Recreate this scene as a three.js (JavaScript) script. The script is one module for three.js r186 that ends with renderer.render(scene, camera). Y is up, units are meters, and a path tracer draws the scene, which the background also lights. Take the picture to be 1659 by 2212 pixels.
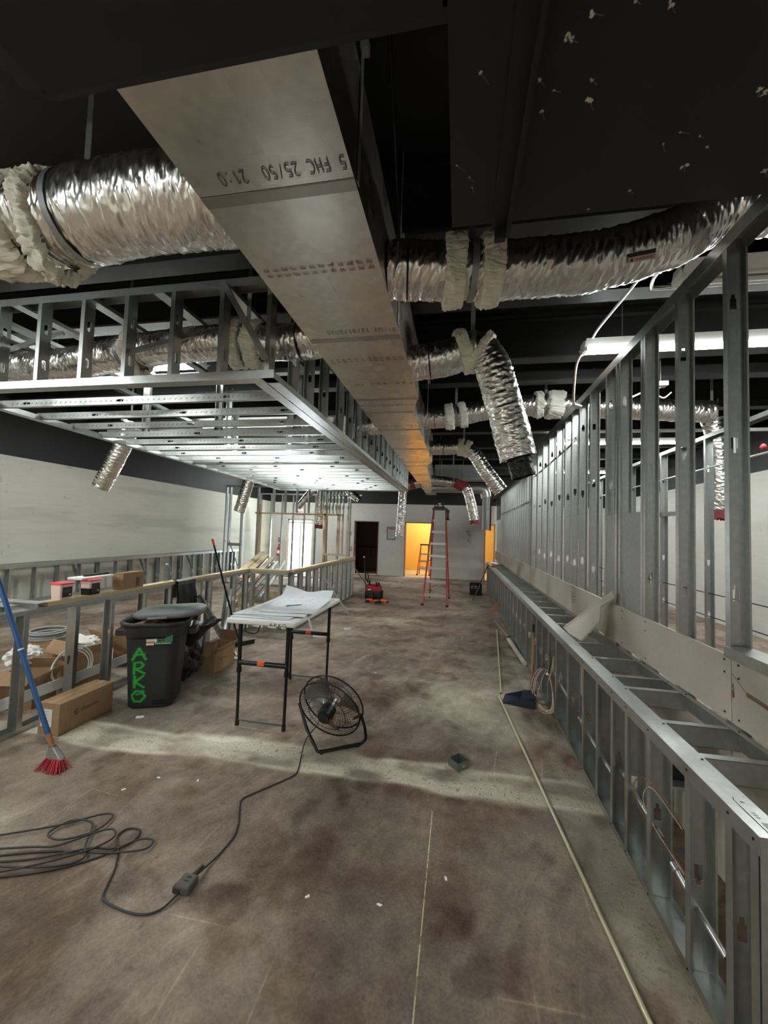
import * as THREE from 'three';
import { mergeGeometries } from 'three/addons/utils/BufferGeometryUtils.js';
import { RoundedBoxGeometry } from 'three/addons/geometries/RoundedBoxGeometry.js';
import { RectAreaLightUniformsLib } from 'three/addons/lights/RectAreaLightUniformsLib.js';

// ------------------------------------------------------------------ camera, sky, exposure
const scene = new THREE.Scene();
const renderer = new THREE.WebGLRenderer();
renderer.toneMapping = THREE.LinearToneMapping;
renderer.toneMappingExposure = 1.88;
renderer.shadowMap.enabled = true;
RectAreaLightUniformsLib.init();
const R = Math.PI / 180;
const camera = new THREE.PerspectiveCamera(2 * Math.atan(1106 / 862) / R, 1659 / 2212, 0.05, 100);
camera.rotation.order = 'YXZ';
camera.rotation.set(2.78 * R, 10.6 * R, 1.85 * R);
camera.position.set(0, 1.63, 0);
scene.add(camera);
scene.background = new THREE.Color(0.86, 0.94, 1.0);
scene.backgroundIntensity = 14;
const LAMP = 25, TUBE = 46;             // radiance of the fluorescent strips: light given out, and what the eye sees of a tube
const LAMPCOL = new THREE.Color(0.95, 1.0, 0.975);

// ------------------------------------------------------------------ small tools
let seed = 7;
const rnd = () => { seed = (seed * 1664525 + 1013904223) >>> 0; return seed / 4294967296; };
const rr = (a, b) => a + (b - a) * rnd();
const P = new Float32Array(65536); { let s = 12345; for (let i = 0; i < 65536; i++) { s = (Math.imul(s, 1664525) + 1013904223) >>> 0; P[i] = s / 4294967296; } }
const h2 = (i, j) => P[(Math.imul(i, 73856093) ^ Math.imul(j, 19349663)) & 65535];
const h3 = (i, j, k) => P[(Math.imul(i, 73856093) ^ Math.imul(j, 19349663) ^ Math.imul(k, 83492791)) & 65535];
const sm = (t) => t * t * (3 - 2 * t);
function n2(x, y) { const i = Math.floor(x), j = Math.floor(y), u = sm(x - i), v = sm(y - j); const a = h2(i, j), b = h2(i + 1, j), c = h2(i, j + 1), d = h2(i + 1, j + 1); return a + (b - a) * u + (c - a) * v + (a - b - c + d) * u * v; }
function n3(x, y, z) { const k = Math.floor(z), w = sm(z - k); const f = (kk) => { const i = Math.floor(x), j = Math.floor(y), u = sm(x - i), v = sm(y - j); const a = h3(i, j, kk), b = h3(i + 1, j, kk), c = h3(i, j + 1, kk), d = h3(i + 1, j + 1, kk); return a + (b - a) * u + (c - a) * v + (a - b - c + d) * u * v; }; return f(k) * (1 - w) + f(k + 1) * w; }
const fbm = (x, y, o = 4) => { let s = 0, a = 0.5; for (let i = 0; i < o; i++) { s += a * n2(x, y); x = x * 2.03 + 17.1; y = y * 2.03 + 5.7; a *= 0.5; } return s / (1 - Math.pow(0.5, o)); };
const clamp = (v, a = 0, b = 1) => Math.min(b, Math.max(a, v));
const sstep = (a, b, v) => sm(clamp((v - a) / (b - a)));
const V = (x, y, z) => new THREE.Vector3(x, y, z);

const used = {};
const numbered = (n) => { used[n] = (used[n] ?? -1) + 1; return used[n] ? n + '_' + String(used[n]).padStart(3, '0') : n; };
function thing(name, label, category, pos = [0, 0, 0], turn = 0, group, kind) {
  const o = new THREE.Group(); o.name = numbered(name); o.position.set(...pos); o.rotation.y = turn; scene.add(o);
  o.userData = { label, category }; if (group) o.userData.group = group; if (kind) o.userData.kind = kind;
  return o;
}
function structure(name, label, category) { const o = thing(name, label, category ?? 'structure'); o.userData.kind = 'structure'; return o; }
function part(parent, name, geo, m, pos, rot) {
  const o = new THREE.Mesh(geo, m); o.name = name; o.castShadow = o.receiveShadow = true;
  if (pos) o.position.set(...pos); if (rot) o.rotation.set(...rot); parent.add(o); return o;
}
const merge = (...g) => mergeGeometries(g.flat().map((x) => { const y = x.index ? x.toNonIndexed() : x; for (const k of Object.keys(y.attributes)) if (!['position', 'normal', 'uv'].includes(k)) y.deleteAttribute(k); return y; }));
function box(w, h, d, x = 0, y = 0, z = 0) {                    // uv in metres
  const g = new THREE.BoxGeometry(w, h, d), uv = g.attributes.uv, s = [[d, h], [d, h], [w, d], [w, d], [w, h], [w, h]];
  for (let i = 0; i < 24; i++) { const k = s[i >> 2]; uv.setXY(i, uv.getX(i) * k[0] + x, uv.getY(i) * k[1] + y); }
  g.translate(x, y, z); return g;
}
const rbox = (w, h, d, r = 0.004, x = 0, y = 0, z = 0, s = 2) => { const g = new RoundedBoxGeometry(w, h, d, s, r); g.translate(x, y, z); return g; };
function rod(a, b, r, n = 10, r2 = r) { const A = V(...a), B = V(...b), d = B.clone().sub(A), L = d.length(); const g = new THREE.CylinderGeometry(r2, r, L, n); g.translate(0, L / 2, 0); g.applyQuaternion(new THREE.Quaternion().setFromUnitVectors(V(0, 1, 0), d.normalize())); g.translate(...a); return g; }
function bar(a, b, w, h) { const A = V(...a), B = V(...b), d = B.clone().sub(A), L = d.length(), g = box(w, L, h); g.translate(0, L / 2, 0); g.applyQuaternion(new THREE.Quaternion().setFromUnitVectors(V(0, 1, 0), d.normalize())); g.translate(...a); return g; }
const curve = (pts, closed = false, t = 0.5) => new THREE.CatmullRomCurve3(pts.map((p) => V(...p)), closed, 'catmullrom', t);
const tube = (pts, r, seg = 40, n = 8, closed = false, t = 0.5) => new THREE.TubeGeometry(curve(pts, closed, t), seg, r, n, closed);
const rot = (g, rx, ry, rz) => g.applyMatrix4(new THREE.Matrix4().makeRotationFromEuler(new THREE.Euler(rx, ry, rz)));
const lathe = (pts, n = 24) => new THREE.LatheGeometry(pts.map((p) => new THREE.Vector2(...p)), n);
function extrude(pts, d, bevel = 0, holes = []) {
  const s = new THREE.Shape(pts.map((p) => new THREE.Vector2(...p))); for (const h of holes) s.holes.push(new THREE.Path(h.map((p) => new THREE.Vector2(...p))));
  return new THREE.ExtrudeGeometry(s, { depth: d, bevelEnabled: bevel > 0, bevelSize: bevel, bevelThickness: bevel, bevelSegments: 2, curveSegments: 8 });
}
// ------------------------------------------------------------------ textures and materials
function dataTex(w, h, f, srgb = true, rx = 1, ry = 1) {
  const d = new Uint8Array(w * h * 4);
  for (let j = 0, k = 0; j < h; j++) for (let i = 0; i < w; i++, k += 4) { const c = f(i, j); d[k] = c[0]; d[k + 1] = c[1]; d[k + 2] = c[2]; d[k + 3] = 255; }
  const t = new THREE.DataTexture(d, w, h); t.wrapS = t.wrapT = THREE.RepeatWrapping; t.magFilter = THREE.LinearFilter; t.minFilter = THREE.LinearMipmapLinearFilter; t.generateMipmaps = true;
  if (srgb) t.colorSpace = THREE.SRGBColorSpace; t.repeat.set(rx, ry); t.needsUpdate = true; return t;
}
function canvasTex(w, h, draw) { const c = document.createElement('canvas'); c.width = w; c.height = h; const x = c.getContext('2d'); draw(x, w, h); const t = new THREE.CanvasTexture(c); t.colorSpace = THREE.SRGBColorSpace; return t; }
const wrapN = (i, j, n, f, per) => { const x = i / n * per, y = j / n * per; const g = (a, b) => { const ii = Math.floor(a), jj = Math.floor(b), u = sm(a - ii), v = sm(b - jj), m = (q) => ((q % per) + per) % per; const A = h2(m(ii) + f, m(jj)), B = h2(m(ii + 1) + f, m(jj)), C = h2(m(ii) + f, m(jj + 1)), D = h2(m(ii + 1) + f, m(jj + 1)); return A + (B - A) * u + (C - A) * v + (A - B - C + D) * u * v; }; return g(x, y); };
const grainTex = (lo, hi, rep, n = 256, perA = 16, perB = 64) => dataTex(n, n, (i, j) => { const v = lo + (hi - lo) * (0.55 * wrapN(i, j, n, 0, perA) + 0.45 * wrapN(i, j, n, 31, perB)); return [v, v, v]; }, false, rep, rep);
const std = (o) => { const m = new THREE.MeshStandardMaterial(o); return m; };
const C = (hex) => new THREE.Color(hex);
const spangle = dataTex(256, 256, (i, j) => { const v = 238 + 15 * wrapN(i, j, 256, 3, 24) - 6 * wrapN(i, j, 256, 9, 90); return [v, v, v]; }, true, 2.2, 2.2);
const spangleR = dataTex(256, 256, (i, j) => { const v = 80 + 16 * wrapN(i, j, 256, 3, 20) + 10 * wrapN(i, j, 256, 5, 6); return [v, v, v]; }, false, 2.2, 2.2);
const M = {
  galv: std({ color: C('#c3c6c4'), metalness: 0.92, roughness: 1.0, map: spangle, roughnessMap: spangleR }),
  galvDull: std({ color: C('#aeb1b0'), metalness: 0.85, roughness: 0.52, map: spangle }),
  foil: std({ color: C('#e4e1dc'), metalness: 1, roughness: 0.27 }),
  blackPaint: std({ color: C('#0b0a0a'), roughness: 0.62, bumpMap: grainTex(80, 200, 3), bumpScale: 0.001 }),
  blackBeam: std({ color: C('#151414'), roughness: 0.5 }),
  blackPlastic: std({ color: C('#1d1d1f'), roughness: 0.42 }),
  blackTube: std({ color: C('#17171a'), roughness: 0.35, metalness: 0.25 }),
  rubber: std({ color: C('#161616'), roughness: 0.7 }),
  cordRubber: std({ color: C('#2b2a28'), roughness: 0.6 }),
  drywall: std({ color: C('#cbc2b6'), roughness: 0.92, map: dataTex(256, 256, (i, j) => { const v = 236 + 14 * wrapN(i, j, 256, 1, 5) - 9 * wrapN(i, j, 256, 7, 80); return [v, v, v - 2]; }) }),
  gypsum: std({ color: C('#dcd6cb'), roughness: 0.95 }),
  white: std({ color: C('#e6e6e2'), roughness: 0.5 }),
  whitePlastic: std({ color: C('#e2e2de'), roughness: 0.45 }),
  conduit: std({ color: C('#d8dad9'), metalness: 0.8, roughness: 0.32 }),
  brass: std({ color: C('#c9ad72'), metalness: 0.75, roughness: 0.35 }),
  pine: std({ color: C('#f0dcb8'), roughness: 0.75, map: dataTex(256, 256, (i, j) => { const g = 205 + 42 * wrapN(i, j * 0.06, 256, 2, 32) - 26 * Math.pow(wrapN(i, j * 0.1, 256, 8, 11), 3); return [g, g * 0.985, g * 0.95]; }, true, 4, 1) }),
  card: std({ color: C('#a58462'), roughness: 0.85, map: dataTex(256, 256, (i, j) => { const v = 232 + 16 * wrapN(i, j * 0.1, 256, 4, 64) - 10 * wrapN(i, j, 256, 6, 9); return [v, v, v]; }) }),
  wool: std({ color: C('#fdf7e6'), roughness: 1 , bumpMap: grainTex(30, 230, 6, 256, 24, 90), bumpScale: 0.003 }),
  woolPale: std({ color: C('#f6f5ea'), roughness: 1, bumpMap: grainTex(30, 230, 6, 256, 24, 90), bumpScale: 0.003 }),
  redFilm: std({ color: C('#8a3a40'), roughness: 0.35 }),
  orangeFibre: std({ color: C('#9c3320'), roughness: 0.5 }),
  aluminium: std({ color: C('#c4c6c6'), metalness: 0.9, roughness: 0.38 }),
  yellow: std({ color: C('#d9a548'), roughness: 0.75 }),
  yellowFloor: std({ color: C('#b39a68'), roughness: 0.8 }),
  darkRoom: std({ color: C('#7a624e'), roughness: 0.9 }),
  bagBlack: new THREE.MeshPhysicalMaterial({ color: C('#141416'), roughness: 0.3, clearcoat: 0.3, clearcoatRoughness: 0.3 }),
  bagWhite: std({ color: C('#d9d6d0'), roughness: 0.6 }),
  paper: std({ color: C('#e9edf1'), roughness: 0.85 }),
  red: std({ color: C('#b3262a'), roughness: 0.5 }),
  orange: std({ color: C('#e0592b'), roughness: 0.5 }),
  glass: new THREE.MeshPhysicalMaterial({ color: 0xffffff, roughness: 0.03, transmission: 1, thickness: 0, ior: 1.5 }),
  copper: std({ color: C('#a8643c'), metalness: 0.5, roughness: 0.45 }),
  cable: std({ color: C('#cbb8a6'), roughness: 0.5 }),
  screw: std({ color: C('#1d1d1d'), roughness: 0.5, metalness: 0.4 }),
  blue: std({ color: C('#1f4f86'), roughness: 0.45 }),
  navy: std({ color: C('#1a2436'), roughness: 0.5 }),
  handleWood: std({ color: C('#9a6a45'), roughness: 0.65 }),
  tubeGlow: std({ color: C('#ffffff'), emissive: LAMPCOL, emissiveIntensity: TUBE, roughness: 0.4 }),
  tubeOff: std({ color: C('#e9e9e4'), roughness: 0.3 }),
};
const printMat = (tex, rough = 0.6) => std({ map: tex, transparent: true, roughness: rough });

// ------------------------------------------------------------------ steel framing pieces
const T = 0.0014;
const keyHole = (cx, cy, up, w = 0.019) => { const s = up ? 1 : -1, h = 0.028, q = 0.0085, e = 0.022; return [[cx - w, cy - s * h], [cx + w, cy - s * h], [cx + w, cy + s * h], [cx + q, cy + s * h], [cx + q, cy + s * (h + e)], [cx - q, cy + s * (h + e)], [cx - q, cy + s * h], [cx - w, cy + s * h]]; };
const ovalHole = (cx, cy) => { const o = []; for (let i = 0; i < 12; i++) { const a = i / 12 * Math.PI * 2; o.push([cx + 0.019 * Math.cos(a), cy + (Math.sin(a) > 0 ? 0.022 : -0.022) + 0.019 * Math.sin(a)]); } return o; };
const studCache = {};
function studGeo(L, holes = [], kind = 'key', W = 0.092, F = 0.035) {
  const key = [L.toFixed(3), holes.join(), kind, W, F].join('|'); if (studCache[key]) return studCache[key];
  const web = extrude([[0, 0], [W, 0], [W, L], [0, L]], T, 0, holes.filter((h) => h > 0.06 && h < L - 0.06).map((h, i) => (kind === 'oval' ? ovalHole(W / 2, h) : keyHole(W / 2, h, (kind === 'key') !== (i % 2 === 1)))));
  const g = [web, box(T, L, F, T / 2, L / 2, F / 2), box(T, L, F, W - T / 2, L / 2, F / 2), box(0.008, L, T, 0.004, L / 2, F), box(0.008, L, T, W - 0.004, L / 2, F), box(0.006, L, 0.002, W * 0.3, L / 2, T), box(0.006, L, 0.002, W * 0.7, L / 2, T)];
  return (studCache[key] = merge(g));
}
// a channel lying along local +x; web at y = 0, legs down (or up)
const trackGeo = (L, W = 0.094, leg = 0.04, up = 1) => merge(box(L, T, W, L / 2, 0, 0), box(L, leg, T, L / 2, up * leg / 2, W / 2), box(L, leg, T, L / 2, up * leg / 2, -W / 2));
function alongZ(g) { g.rotateY(Math.PI / 2); return g; }          // local +x -> world -z
const screwGeo = (pts, n, r = 0.0045) => merge(pts.map(([x, y, z]) => { const g = new THREE.CylinderGeometry(r, r, 0.004, 8); if (n === 'x') g.rotateZ(Math.PI / 2); if (n === 'z') g.rotateX(Math.PI / 2); g.translate(x, y, z); return g; }));
// ------------------------------------------------------------------ floor: stained concrete with a patched trench
const X0 = -7.4, X1 = 6.2, Z0 = 4.2, Z1 = -14.75, WH = 4.15;
const trenchMid = (x) => -2.775 - 0.02 * x + 0.05 * (n2(x * 1.3, 3.3) - 0.5);
function floorColour(x, z) {
  const wx = x + 0.18 * (n2(x * 2.1, z * 2.1) - 0.5), wz = z + 0.18 * (n2(x * 2.1 + 9, z * 2.1 + 4) - 0.5);
  const big = fbm(wx * 0.55 + 3, wz * 0.55 + 8, 4), mid = fbm(wx * 1.7 + 40, wz * 1.5 + 2, 4), fine = fbm(x * 14, z * 14, 3), dirt = fbm(wx * 3.1 + 70, wz * 3.1 + 21, 4), gr = n2(x * 130, z * 130);
  let r = 129, g = 114, b = 100;
  const scr = sstep(0.66, 0.82, n2(wx * 46 + wz * 18, wz * 9 - wx * 4)) * sstep(0.4, 0.7, n2(x * 2.3, z * 2.3 + 8)); r += 9 * scr; g += 8 * scr; b += 7 * scr;
  const str = fbm(wx * 9 + 4 * wz, wz * 2.2 - wx, 3), a = (mid - 0.5) * 70 + (big - 0.5) * 52 + (fine - 0.5) * 34 + (gr - 0.5) * 20 + (str - 0.5) * 34; r += a; g += a * 0.99; b += a * 0.95;
  const pale = sstep(0.52, 0.72, fbm(wx * 0.9 + 11, wz * 0.8 + 31, 4)); r += 17 * pale; g += 21 * pale; b += 20 * pale;
  const brown = sstep(0.53, 0.7, dirt) * (0.4 + 0.6 * big); r -= 24 * brown; g -= 31 * brown; b -= 33 * brown;
  const dark = sstep(0.62, 0.74, fbm(wx * 4.3 + 5, wz * 4.3 + 77, 3)); r -= 22 * dark; g -= 22 * dark; b -= 20 * dark;
  const spot = n2(x * 31 + 3, z * 31) > 0.93 ? 1 : 0; r -= 13 * spot; g -= 13 * spot; b -= 12 * spot;
  // ghost of old square tiles, left in adhesive lines
  const gx = Math.abs(((wx * 0.5 + x * 0.5) / 0.31 + 50) % 1 - 0.5) * 0.31, gz = Math.abs(((wz * 0.5 + z * 0.5) / 0.31 + 50) % 1 - 0.5) * 0.31;
  const ln = Math.max(sstep(0.148, 0.1545, gx) * sstep(0.55, 0.8, n2(x * 1.9 + 3, z * 2.9)), sstep(0.148, 0.1545, gz) * sstep(0.55, 0.8, n2(x * 2.9 + 30, z * 1.9))) * sstep(0.45, 0.62, mid + 0.1);
  const lw = ln * (0.35 + 0.65 * n2(x * 40, z * 40)); r += 44 * lw; g += 40 * lw; b += 35 * lw;
  let bump = 128 + (fine - 0.5) * 50 + (gr - 0.5) * 50;
  // trench across the room, filled with rough cement
  const d = Math.abs(z - trenchMid(x)), edge = 0.13 + 0.1 * (fbm(x * 2.6, z * 5, 3) - 0.5);
  const inT = (1 - sstep(edge - 0.02, edge + 0.05, d)) * sstep(-3.5, -3.2, x) * (1 - sstep(0.86, 0.95, x));
  const rim = (1 - sstep(0.0, 0.055, Math.abs(d - edge - 0.015))) * sstep(-3.3, -2.9, x) * (1 - sstep(0.8, 0.95, x)) * sstep(0.3, 0.55, n2(x * 3.3, z * 7 + 4));
  // rough strip at the foot of the bench frame
  const bw = 0.12 + 0.07 * n2(z * 1.1 + 3, 2.2), inB = sstep(0.89 - bw - 0.08, 0.89 - bw + 0.02, x) * (1 - sstep(0.98, 1.05, x)) * (1 - sstep(-1.2, -1.0, z)) * sstep(-7.5, -5.5, z);
  const cem = Math.max(inT * (0.35 + 0.65 * sstep(0.3, 0.62, fbm(x * 3.5 + 2, z * 6, 3))), inB * 0.5 * sstep(0.25, 0.6, n2(x * 7, z * 5)));
  if (cem > 0) { const pit = n2(x * 62, z * 62) * 0.6 + n2(x * 150, z * 150) * 0.4, p = sstep(0.66, 0.78, pit); r += (190 - r) * cem; g += (182 - g) * cem; b += (164 - b) * cem; const q = cem * ((pit - 0.5) * 44 - 62 * p); r += q; g += q; b += q * 0.95; bump += cem * ((pit - 0.5) * 120 - 80 * p); }
  r += 34 * rim; g += 38 * rim; b += 34 * rim;
  // cement haze
  const hz = sstep(0.5, 0.75, n2(x * 1.1 + 5, z * 0.9 + 2)) * (1 - sstep(0.2, 0.9, d)) * 0.35 + 0.5 * Math.exp(-((x + 2.35) ** 2 * 9 + (z + 1.85) ** 2 * 26)) * n2(x * 9, z * 9); r += 40 * hz; g += 42 * hz; b += 41 * hz;
  // chalk line
  if (z > -2.45) { const ck = (1 - sstep(0.0012, 0.0035, Math.abs(x + 0.11 + 0.004 * n2(z, 1)))) * (n2(x * 3, z * 40) > 0.25 ? 1 : 0.3); r += 90 * ck; g += 100 * ck; b += 70 * ck; }
  return [clamp(r, 0, 255), clamp(g, 0, 255), clamp(b, 0, 255), clamp(bump, 0, 255)];
}
function floorMaps(x0, x1, z0, z1, n) {
  const bump = new Uint8Array(n * n * 4);
  const map = dataTex(n, n, (i, j) => { const c = floorColour(x0 + (i + 0.5) / n * (x1 - x0), z1 + (j + 0.5) / n * (z0 - z1)), k = (j * n + i) * 4; bump[k] = bump[k + 1] = bump[k + 2] = c[3]; bump[k + 3] = 255; return c; });
  const bt = new THREE.DataTexture(bump, n, n); bt.magFilter = THREE.LinearFilter; bt.needsUpdate = true;
  return { map, bumpMap: bt };
}
const NX0 = -3.6, NX1 = 1.4, NZ0 = 0.2, NZ1 = -5.8;
const floorNear = std({ ...floorMaps(NX0, NX1, NZ0, NZ1, 2048), bumpScale: 0.003, roughness: 0.78 });
const floorFar = std({ ...floorMaps(X0, X1, Z0, Z1, 1536), bumpScale: 0.003, roughness: 0.78 });
const floor = structure('floor', 'brown stained bare concrete floor of the building site', 'floor');
function slab(x0, x1, z0, z1, m, [ux0, ux1, uz0, uz1]) {
  const g = new THREE.BoxGeometry(x1 - x0, 0.12, z0 - z1); g.translate((x0 + x1) / 2, -0.06, (z0 + z1) / 2);
  const p = g.attributes.position; for (let i = 0; i < p.count; i++) g.attributes.uv.setXY(i, (p.getX(i) - ux0) / (ux1 - ux0), (p.getZ(i) - uz1) / (uz0 - uz1));
  return part(floor, 'slab', g, m);
}
const UN = [NX0, NX1, NZ0, NZ1], UF = [X0, X1, Z0, Z1];
slab(NX0, NX1, NZ0, NZ1, floorNear, UN);
slab(X0, NX0, Z0, NZ1, floorFar, UF); slab(NX1, X1, Z0, NZ1, floorFar, UF); slab(NX0, NX1, Z0, NZ0, floorFar, UF); slab(X0, X1, NZ1, Z1, floorFar, UF);

// ------------------------------------------------------------------ ceiling and walls
const ceiling = structure('ceiling', 'black painted roof deck above the beams', 'ceiling');
part(ceiling, 'deck', box(X1 - X0 + 0.4, 0.15, Z0 - Z1 + 0.4, (X0 + X1) / 2, WH + 0.075, (Z0 + Z1) / 2), M.blackBeam);
for (const z of [2.4, 1.0, -0.35, -2.62, -3.42, -4.62, -5.3, -6.6, -7.9, -9.3, -10.7, -12.1, -13.5]) {
  const L = X1 - X0, y = 3.6;
  part(ceiling, 'beam', merge(box(L, 0.02, 0.17, (X0 + X1) / 2, y + 0.01, z), box(L, 0.44, 0.02, (X0 + X1) / 2, y + 0.24, z), box(L, 0.02, 0.17, (X0 + X1) / 2, y + 0.45, z)), M.blackBeam);
}
const paintTex = (base, tint, n, big, sc) => dataTex(n, n, (i, j) => { const x = i / n, y = j / n; const sm1 = sstep(0.6, 0.8, fbm(x * 9 + sc, y * 9, 4)), sm2 = fbm(x * 3 + 9, y * 3 + sc, 3), fl = fbm(x * 90, y * 90, 2); const sc2 = n2(x * 210 + sc, y * 60) > 0.965 ? 22 : 0; const v = base - big * sm1 * 0.5 - big * (sm2 - 0.5) * 0.7 + (fl - 0.5) * 8 - sc2; return [v + tint[0], v + tint[1], v + tint[2]]; });
const wallPaint = std({ map: paintTex(188, [0, 0, -13], 1024, 30, 4), roughness: 0.8 });
const backPaint = std({ map: paintTex(194, [0, -2, -8], 1024, 14, 14), roughness: 0.85 });
const wl = structure('wall_left', 'off white scuffed plaster wall with a black painted top band', 'wall');
{ const g = new THREE.BoxGeometry(0.2, 2.68, Z0 - Z1); g.translate(-7.4, 1.34, (Z0 + Z1) / 2); part(wl, 'plaster', g, wallPaint); }
part(wl, 'black_band', box(0.21, WH - 2.68, Z0 - Z1, -7.4, (WH + 2.68) / 2, (Z0 + Z1) / 2), M.blackPaint);
const wr = structure('wall_right', 'plain white plaster wall of the room beyond the stud partition', 'wall');
{ const g = new THREE.BoxGeometry(0.2, 2.9, Z0 - Z1); g.translate(5.3, 1.45, (Z0 + Z1) / 2); part(wr, 'plaster', g, backPaint); }
part(wr, 'black_band', box(0.21, WH - 2.9, Z0 - Z1, 5.3, (WH + 2.9) / 2, (Z0 + Z1) / 2), M.blackPaint);
// back wall with openings: [x0, x1, y0, y1]
const wb = structure('wall_back', 'white plaster end wall with four door openings and a black top band', 'wall');
const BZ = -14.8, BT = 0.2, open = [[-6.57, -5.54, 0, 2.0], [-3.88, -2.93, 0, 2.0], [-1.94, -0.95, 0, 2.0], [0.93, 1.29, 0, 2.0]];
const bs = (x0, x1, y0, y1) => box(x1 - x0, y1 - y0, BT, (x0 + x1) / 2, (y0 + y1) / 2, BZ);
{ let x = X0; for (const o of [...open, [5.3, 5.3]]) { part(wb, 'wall_section', bs(x, o[0], 0, 2.0), backPaint); x = o[1]; } part(wb, 'wall_section', bs(X0, 5.3, 2.0, 2.66), backPaint); part(wb, 'black_band', box(5.3 - X0, WH - 2.66, BT + 0.01, (5.3 + X0) / 2, (WH + 2.66) / 2, BZ), M.blackPaint); }
// front wall behind the camera
const wf = structure('wall_front', 'plain plaster wall behind the camera', 'wall');
part(wf, 'plaster', box(5.3 - X0, 2.66, 0.2, (5.3 + X0) / 2, 1.33, 4.2), std({ color: C('#ebe6dc'), roughness: 0.85 }));
part(wf, 'black_band', box(5.3 - X0, WH - 2.66, 0.21, (5.3 + X0) / 2, (WH + 2.66) / 2, 4.2), M.blackPaint);
// rooms behind the end wall
const yr = structure('wall_yellow_room', 'bright yellow painted room seen through the end wall openings', 'wall');
const fz = (x0, x1, y0, y1, z) => box(x1 - x0, y1 - y0, 0.12, (x0 + x1) / 2, (y0 + y1) / 2, z), fx = (z0, z1, y0, y1, x) => box(0.12, y1 - y0, z0 - z1, x, (y0 + y1) / 2, (z0 + z1) / 2);
part(yr, 'plaster', merge(fz(-2.4, 2.6, 0, 2.8, -17.35), fx(-14.9, -17.4, 0, 2.8, -2.4), fx(-14.9, -17.4, 0, 2.8, 2.6)), M.yellow);
part(yr, 'ceiling_board', box(5.2, 0.1, 2.7, 0.1, 2.85, -16.1), M.white); part(yr, 'floor_slab', box(5.2, 0.12, 2.6, 0.1, -0.06, -16.1), M.yellowFloor);
const dr = structure('wall_dark_room', 'unlit brown room behind the open doorway', 'wall');
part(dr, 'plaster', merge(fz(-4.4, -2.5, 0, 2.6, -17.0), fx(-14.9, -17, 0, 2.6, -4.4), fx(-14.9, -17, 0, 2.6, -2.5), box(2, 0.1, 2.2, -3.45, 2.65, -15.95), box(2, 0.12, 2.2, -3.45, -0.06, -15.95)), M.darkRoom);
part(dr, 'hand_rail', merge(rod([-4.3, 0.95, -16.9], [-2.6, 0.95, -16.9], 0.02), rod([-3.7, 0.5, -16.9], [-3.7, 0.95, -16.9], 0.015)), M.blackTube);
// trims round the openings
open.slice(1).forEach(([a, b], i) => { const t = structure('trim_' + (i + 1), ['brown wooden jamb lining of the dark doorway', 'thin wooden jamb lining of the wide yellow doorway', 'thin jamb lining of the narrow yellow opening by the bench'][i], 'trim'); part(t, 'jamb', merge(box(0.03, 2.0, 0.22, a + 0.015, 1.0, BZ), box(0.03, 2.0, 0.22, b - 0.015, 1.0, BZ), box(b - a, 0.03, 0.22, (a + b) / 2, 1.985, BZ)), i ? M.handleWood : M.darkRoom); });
{ const d = structure('door_1', 'glazed exit double door flooded with daylight', 'door'); const [a, b] = open[0], c = (a + b) / 2;
  const fr = std({ color: C('#cfc7b4'), roughness: 0.6 });
  part(d, 'frame', merge(box(0.05, 2.0, 0.14, a + 0.025, 1, BZ), box(0.05, 2.0, 0.14, b - 0.025, 1, BZ), box(b - a, 0.06, 0.14, c, 1.97, BZ), box(0.05, 1.95, 0.08, c, 1, BZ)), fr);
  part(d, 'pane', box(0.44, 1.9, 0.008, c - 0.245, 1, BZ), M.glass); part(d, 'pane', box(0.44, 1.9, 0.008, c + 0.245, 1, BZ), M.glass); part(d, 'handle', rod([c - 0.06, 0.95, BZ + 0.06], [c - 0.06, 1.15, BZ + 0.06], 0.012), M.aluminium);
  part(d, 'transom_blind', box(b - a - 0.1, 0.1, 0.02, c, 1.87, BZ + 0.05), M.whitePlastic);
}

// ------------------------------------------------------------------ fluorescent strip lights
function strip(x0, x1, y, z, label, lit = true, group) {
  const L = x1 - x0, c = (x0 + x1) / 2, t = thing('fluorescent_light', label, 'light', [c, y, z], 0, group ?? 'fluorescent strip lights');
  part(t, 'housing', extrude([[-0.07, 0.02], [0.07, 0.02], [0.05, 0.075], [-0.05, 0.075]], L, 0.001).translate(0, 0, -L / 2).rotateY(Math.PI / 2), M.white);
  part(t, 'reflector', merge(rot(box(L, 0.1, 0.002), 0.9, 0, 0).translate(0, 0.03, 0.1), rot(box(L, 0.1, 0.002), -0.9, 0, 0).translate(0, 0.03, -0.1)), M.white);
  for (const s of [-1, 1]) part(t, 'tube', rod([-L / 2 + 0.03, -0.005, s * 0.045], [L / 2 - 0.03, -0.005, s * 0.045], 0.017, 12), lit ? M.tubeGlow : M.tubeOff);
  for (const s of [-1, 1]) part(t, 'lamp_holder', box(0.03, 0.06, 0.14, s * (L / 2 - 0.012), 0, 0), M.whitePlastic);
  for (const q of [-0.35, 0.35]) part(t, 'hanger_rod', rod([q * L, 0.07, 0], [q * L, (y < 3 ? 2.8 : 4.15) - y, 0], 0.004, 6), M.galvDull);
  if (lit) { const l = new THREE.RectAreaLight(LAMPCOL, LAMP, L - 0.08, 0.13); l.position.set(0, -0.035, 0); l.rotation.x = -Math.PI / 2; t.add(l); }
  return t;
}
strip(1.18, 3.62, 3.5, -4.2, 'lit fluorescent strip crossing above the tall stud partition');
strip(-5.42, -2.97, 3.5, -4.1, 'lit fluorescent strip seen through the front of the ceiling frame');
strip(1.5, 3.94, 3.5, -3.1, 'unlit fluorescent strip near the ceiling at the right edge', false);
strip(-5.0, -2.56, 3.5, -6.9, 'fluorescent strip above the middle of the ceiling frame');
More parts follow.
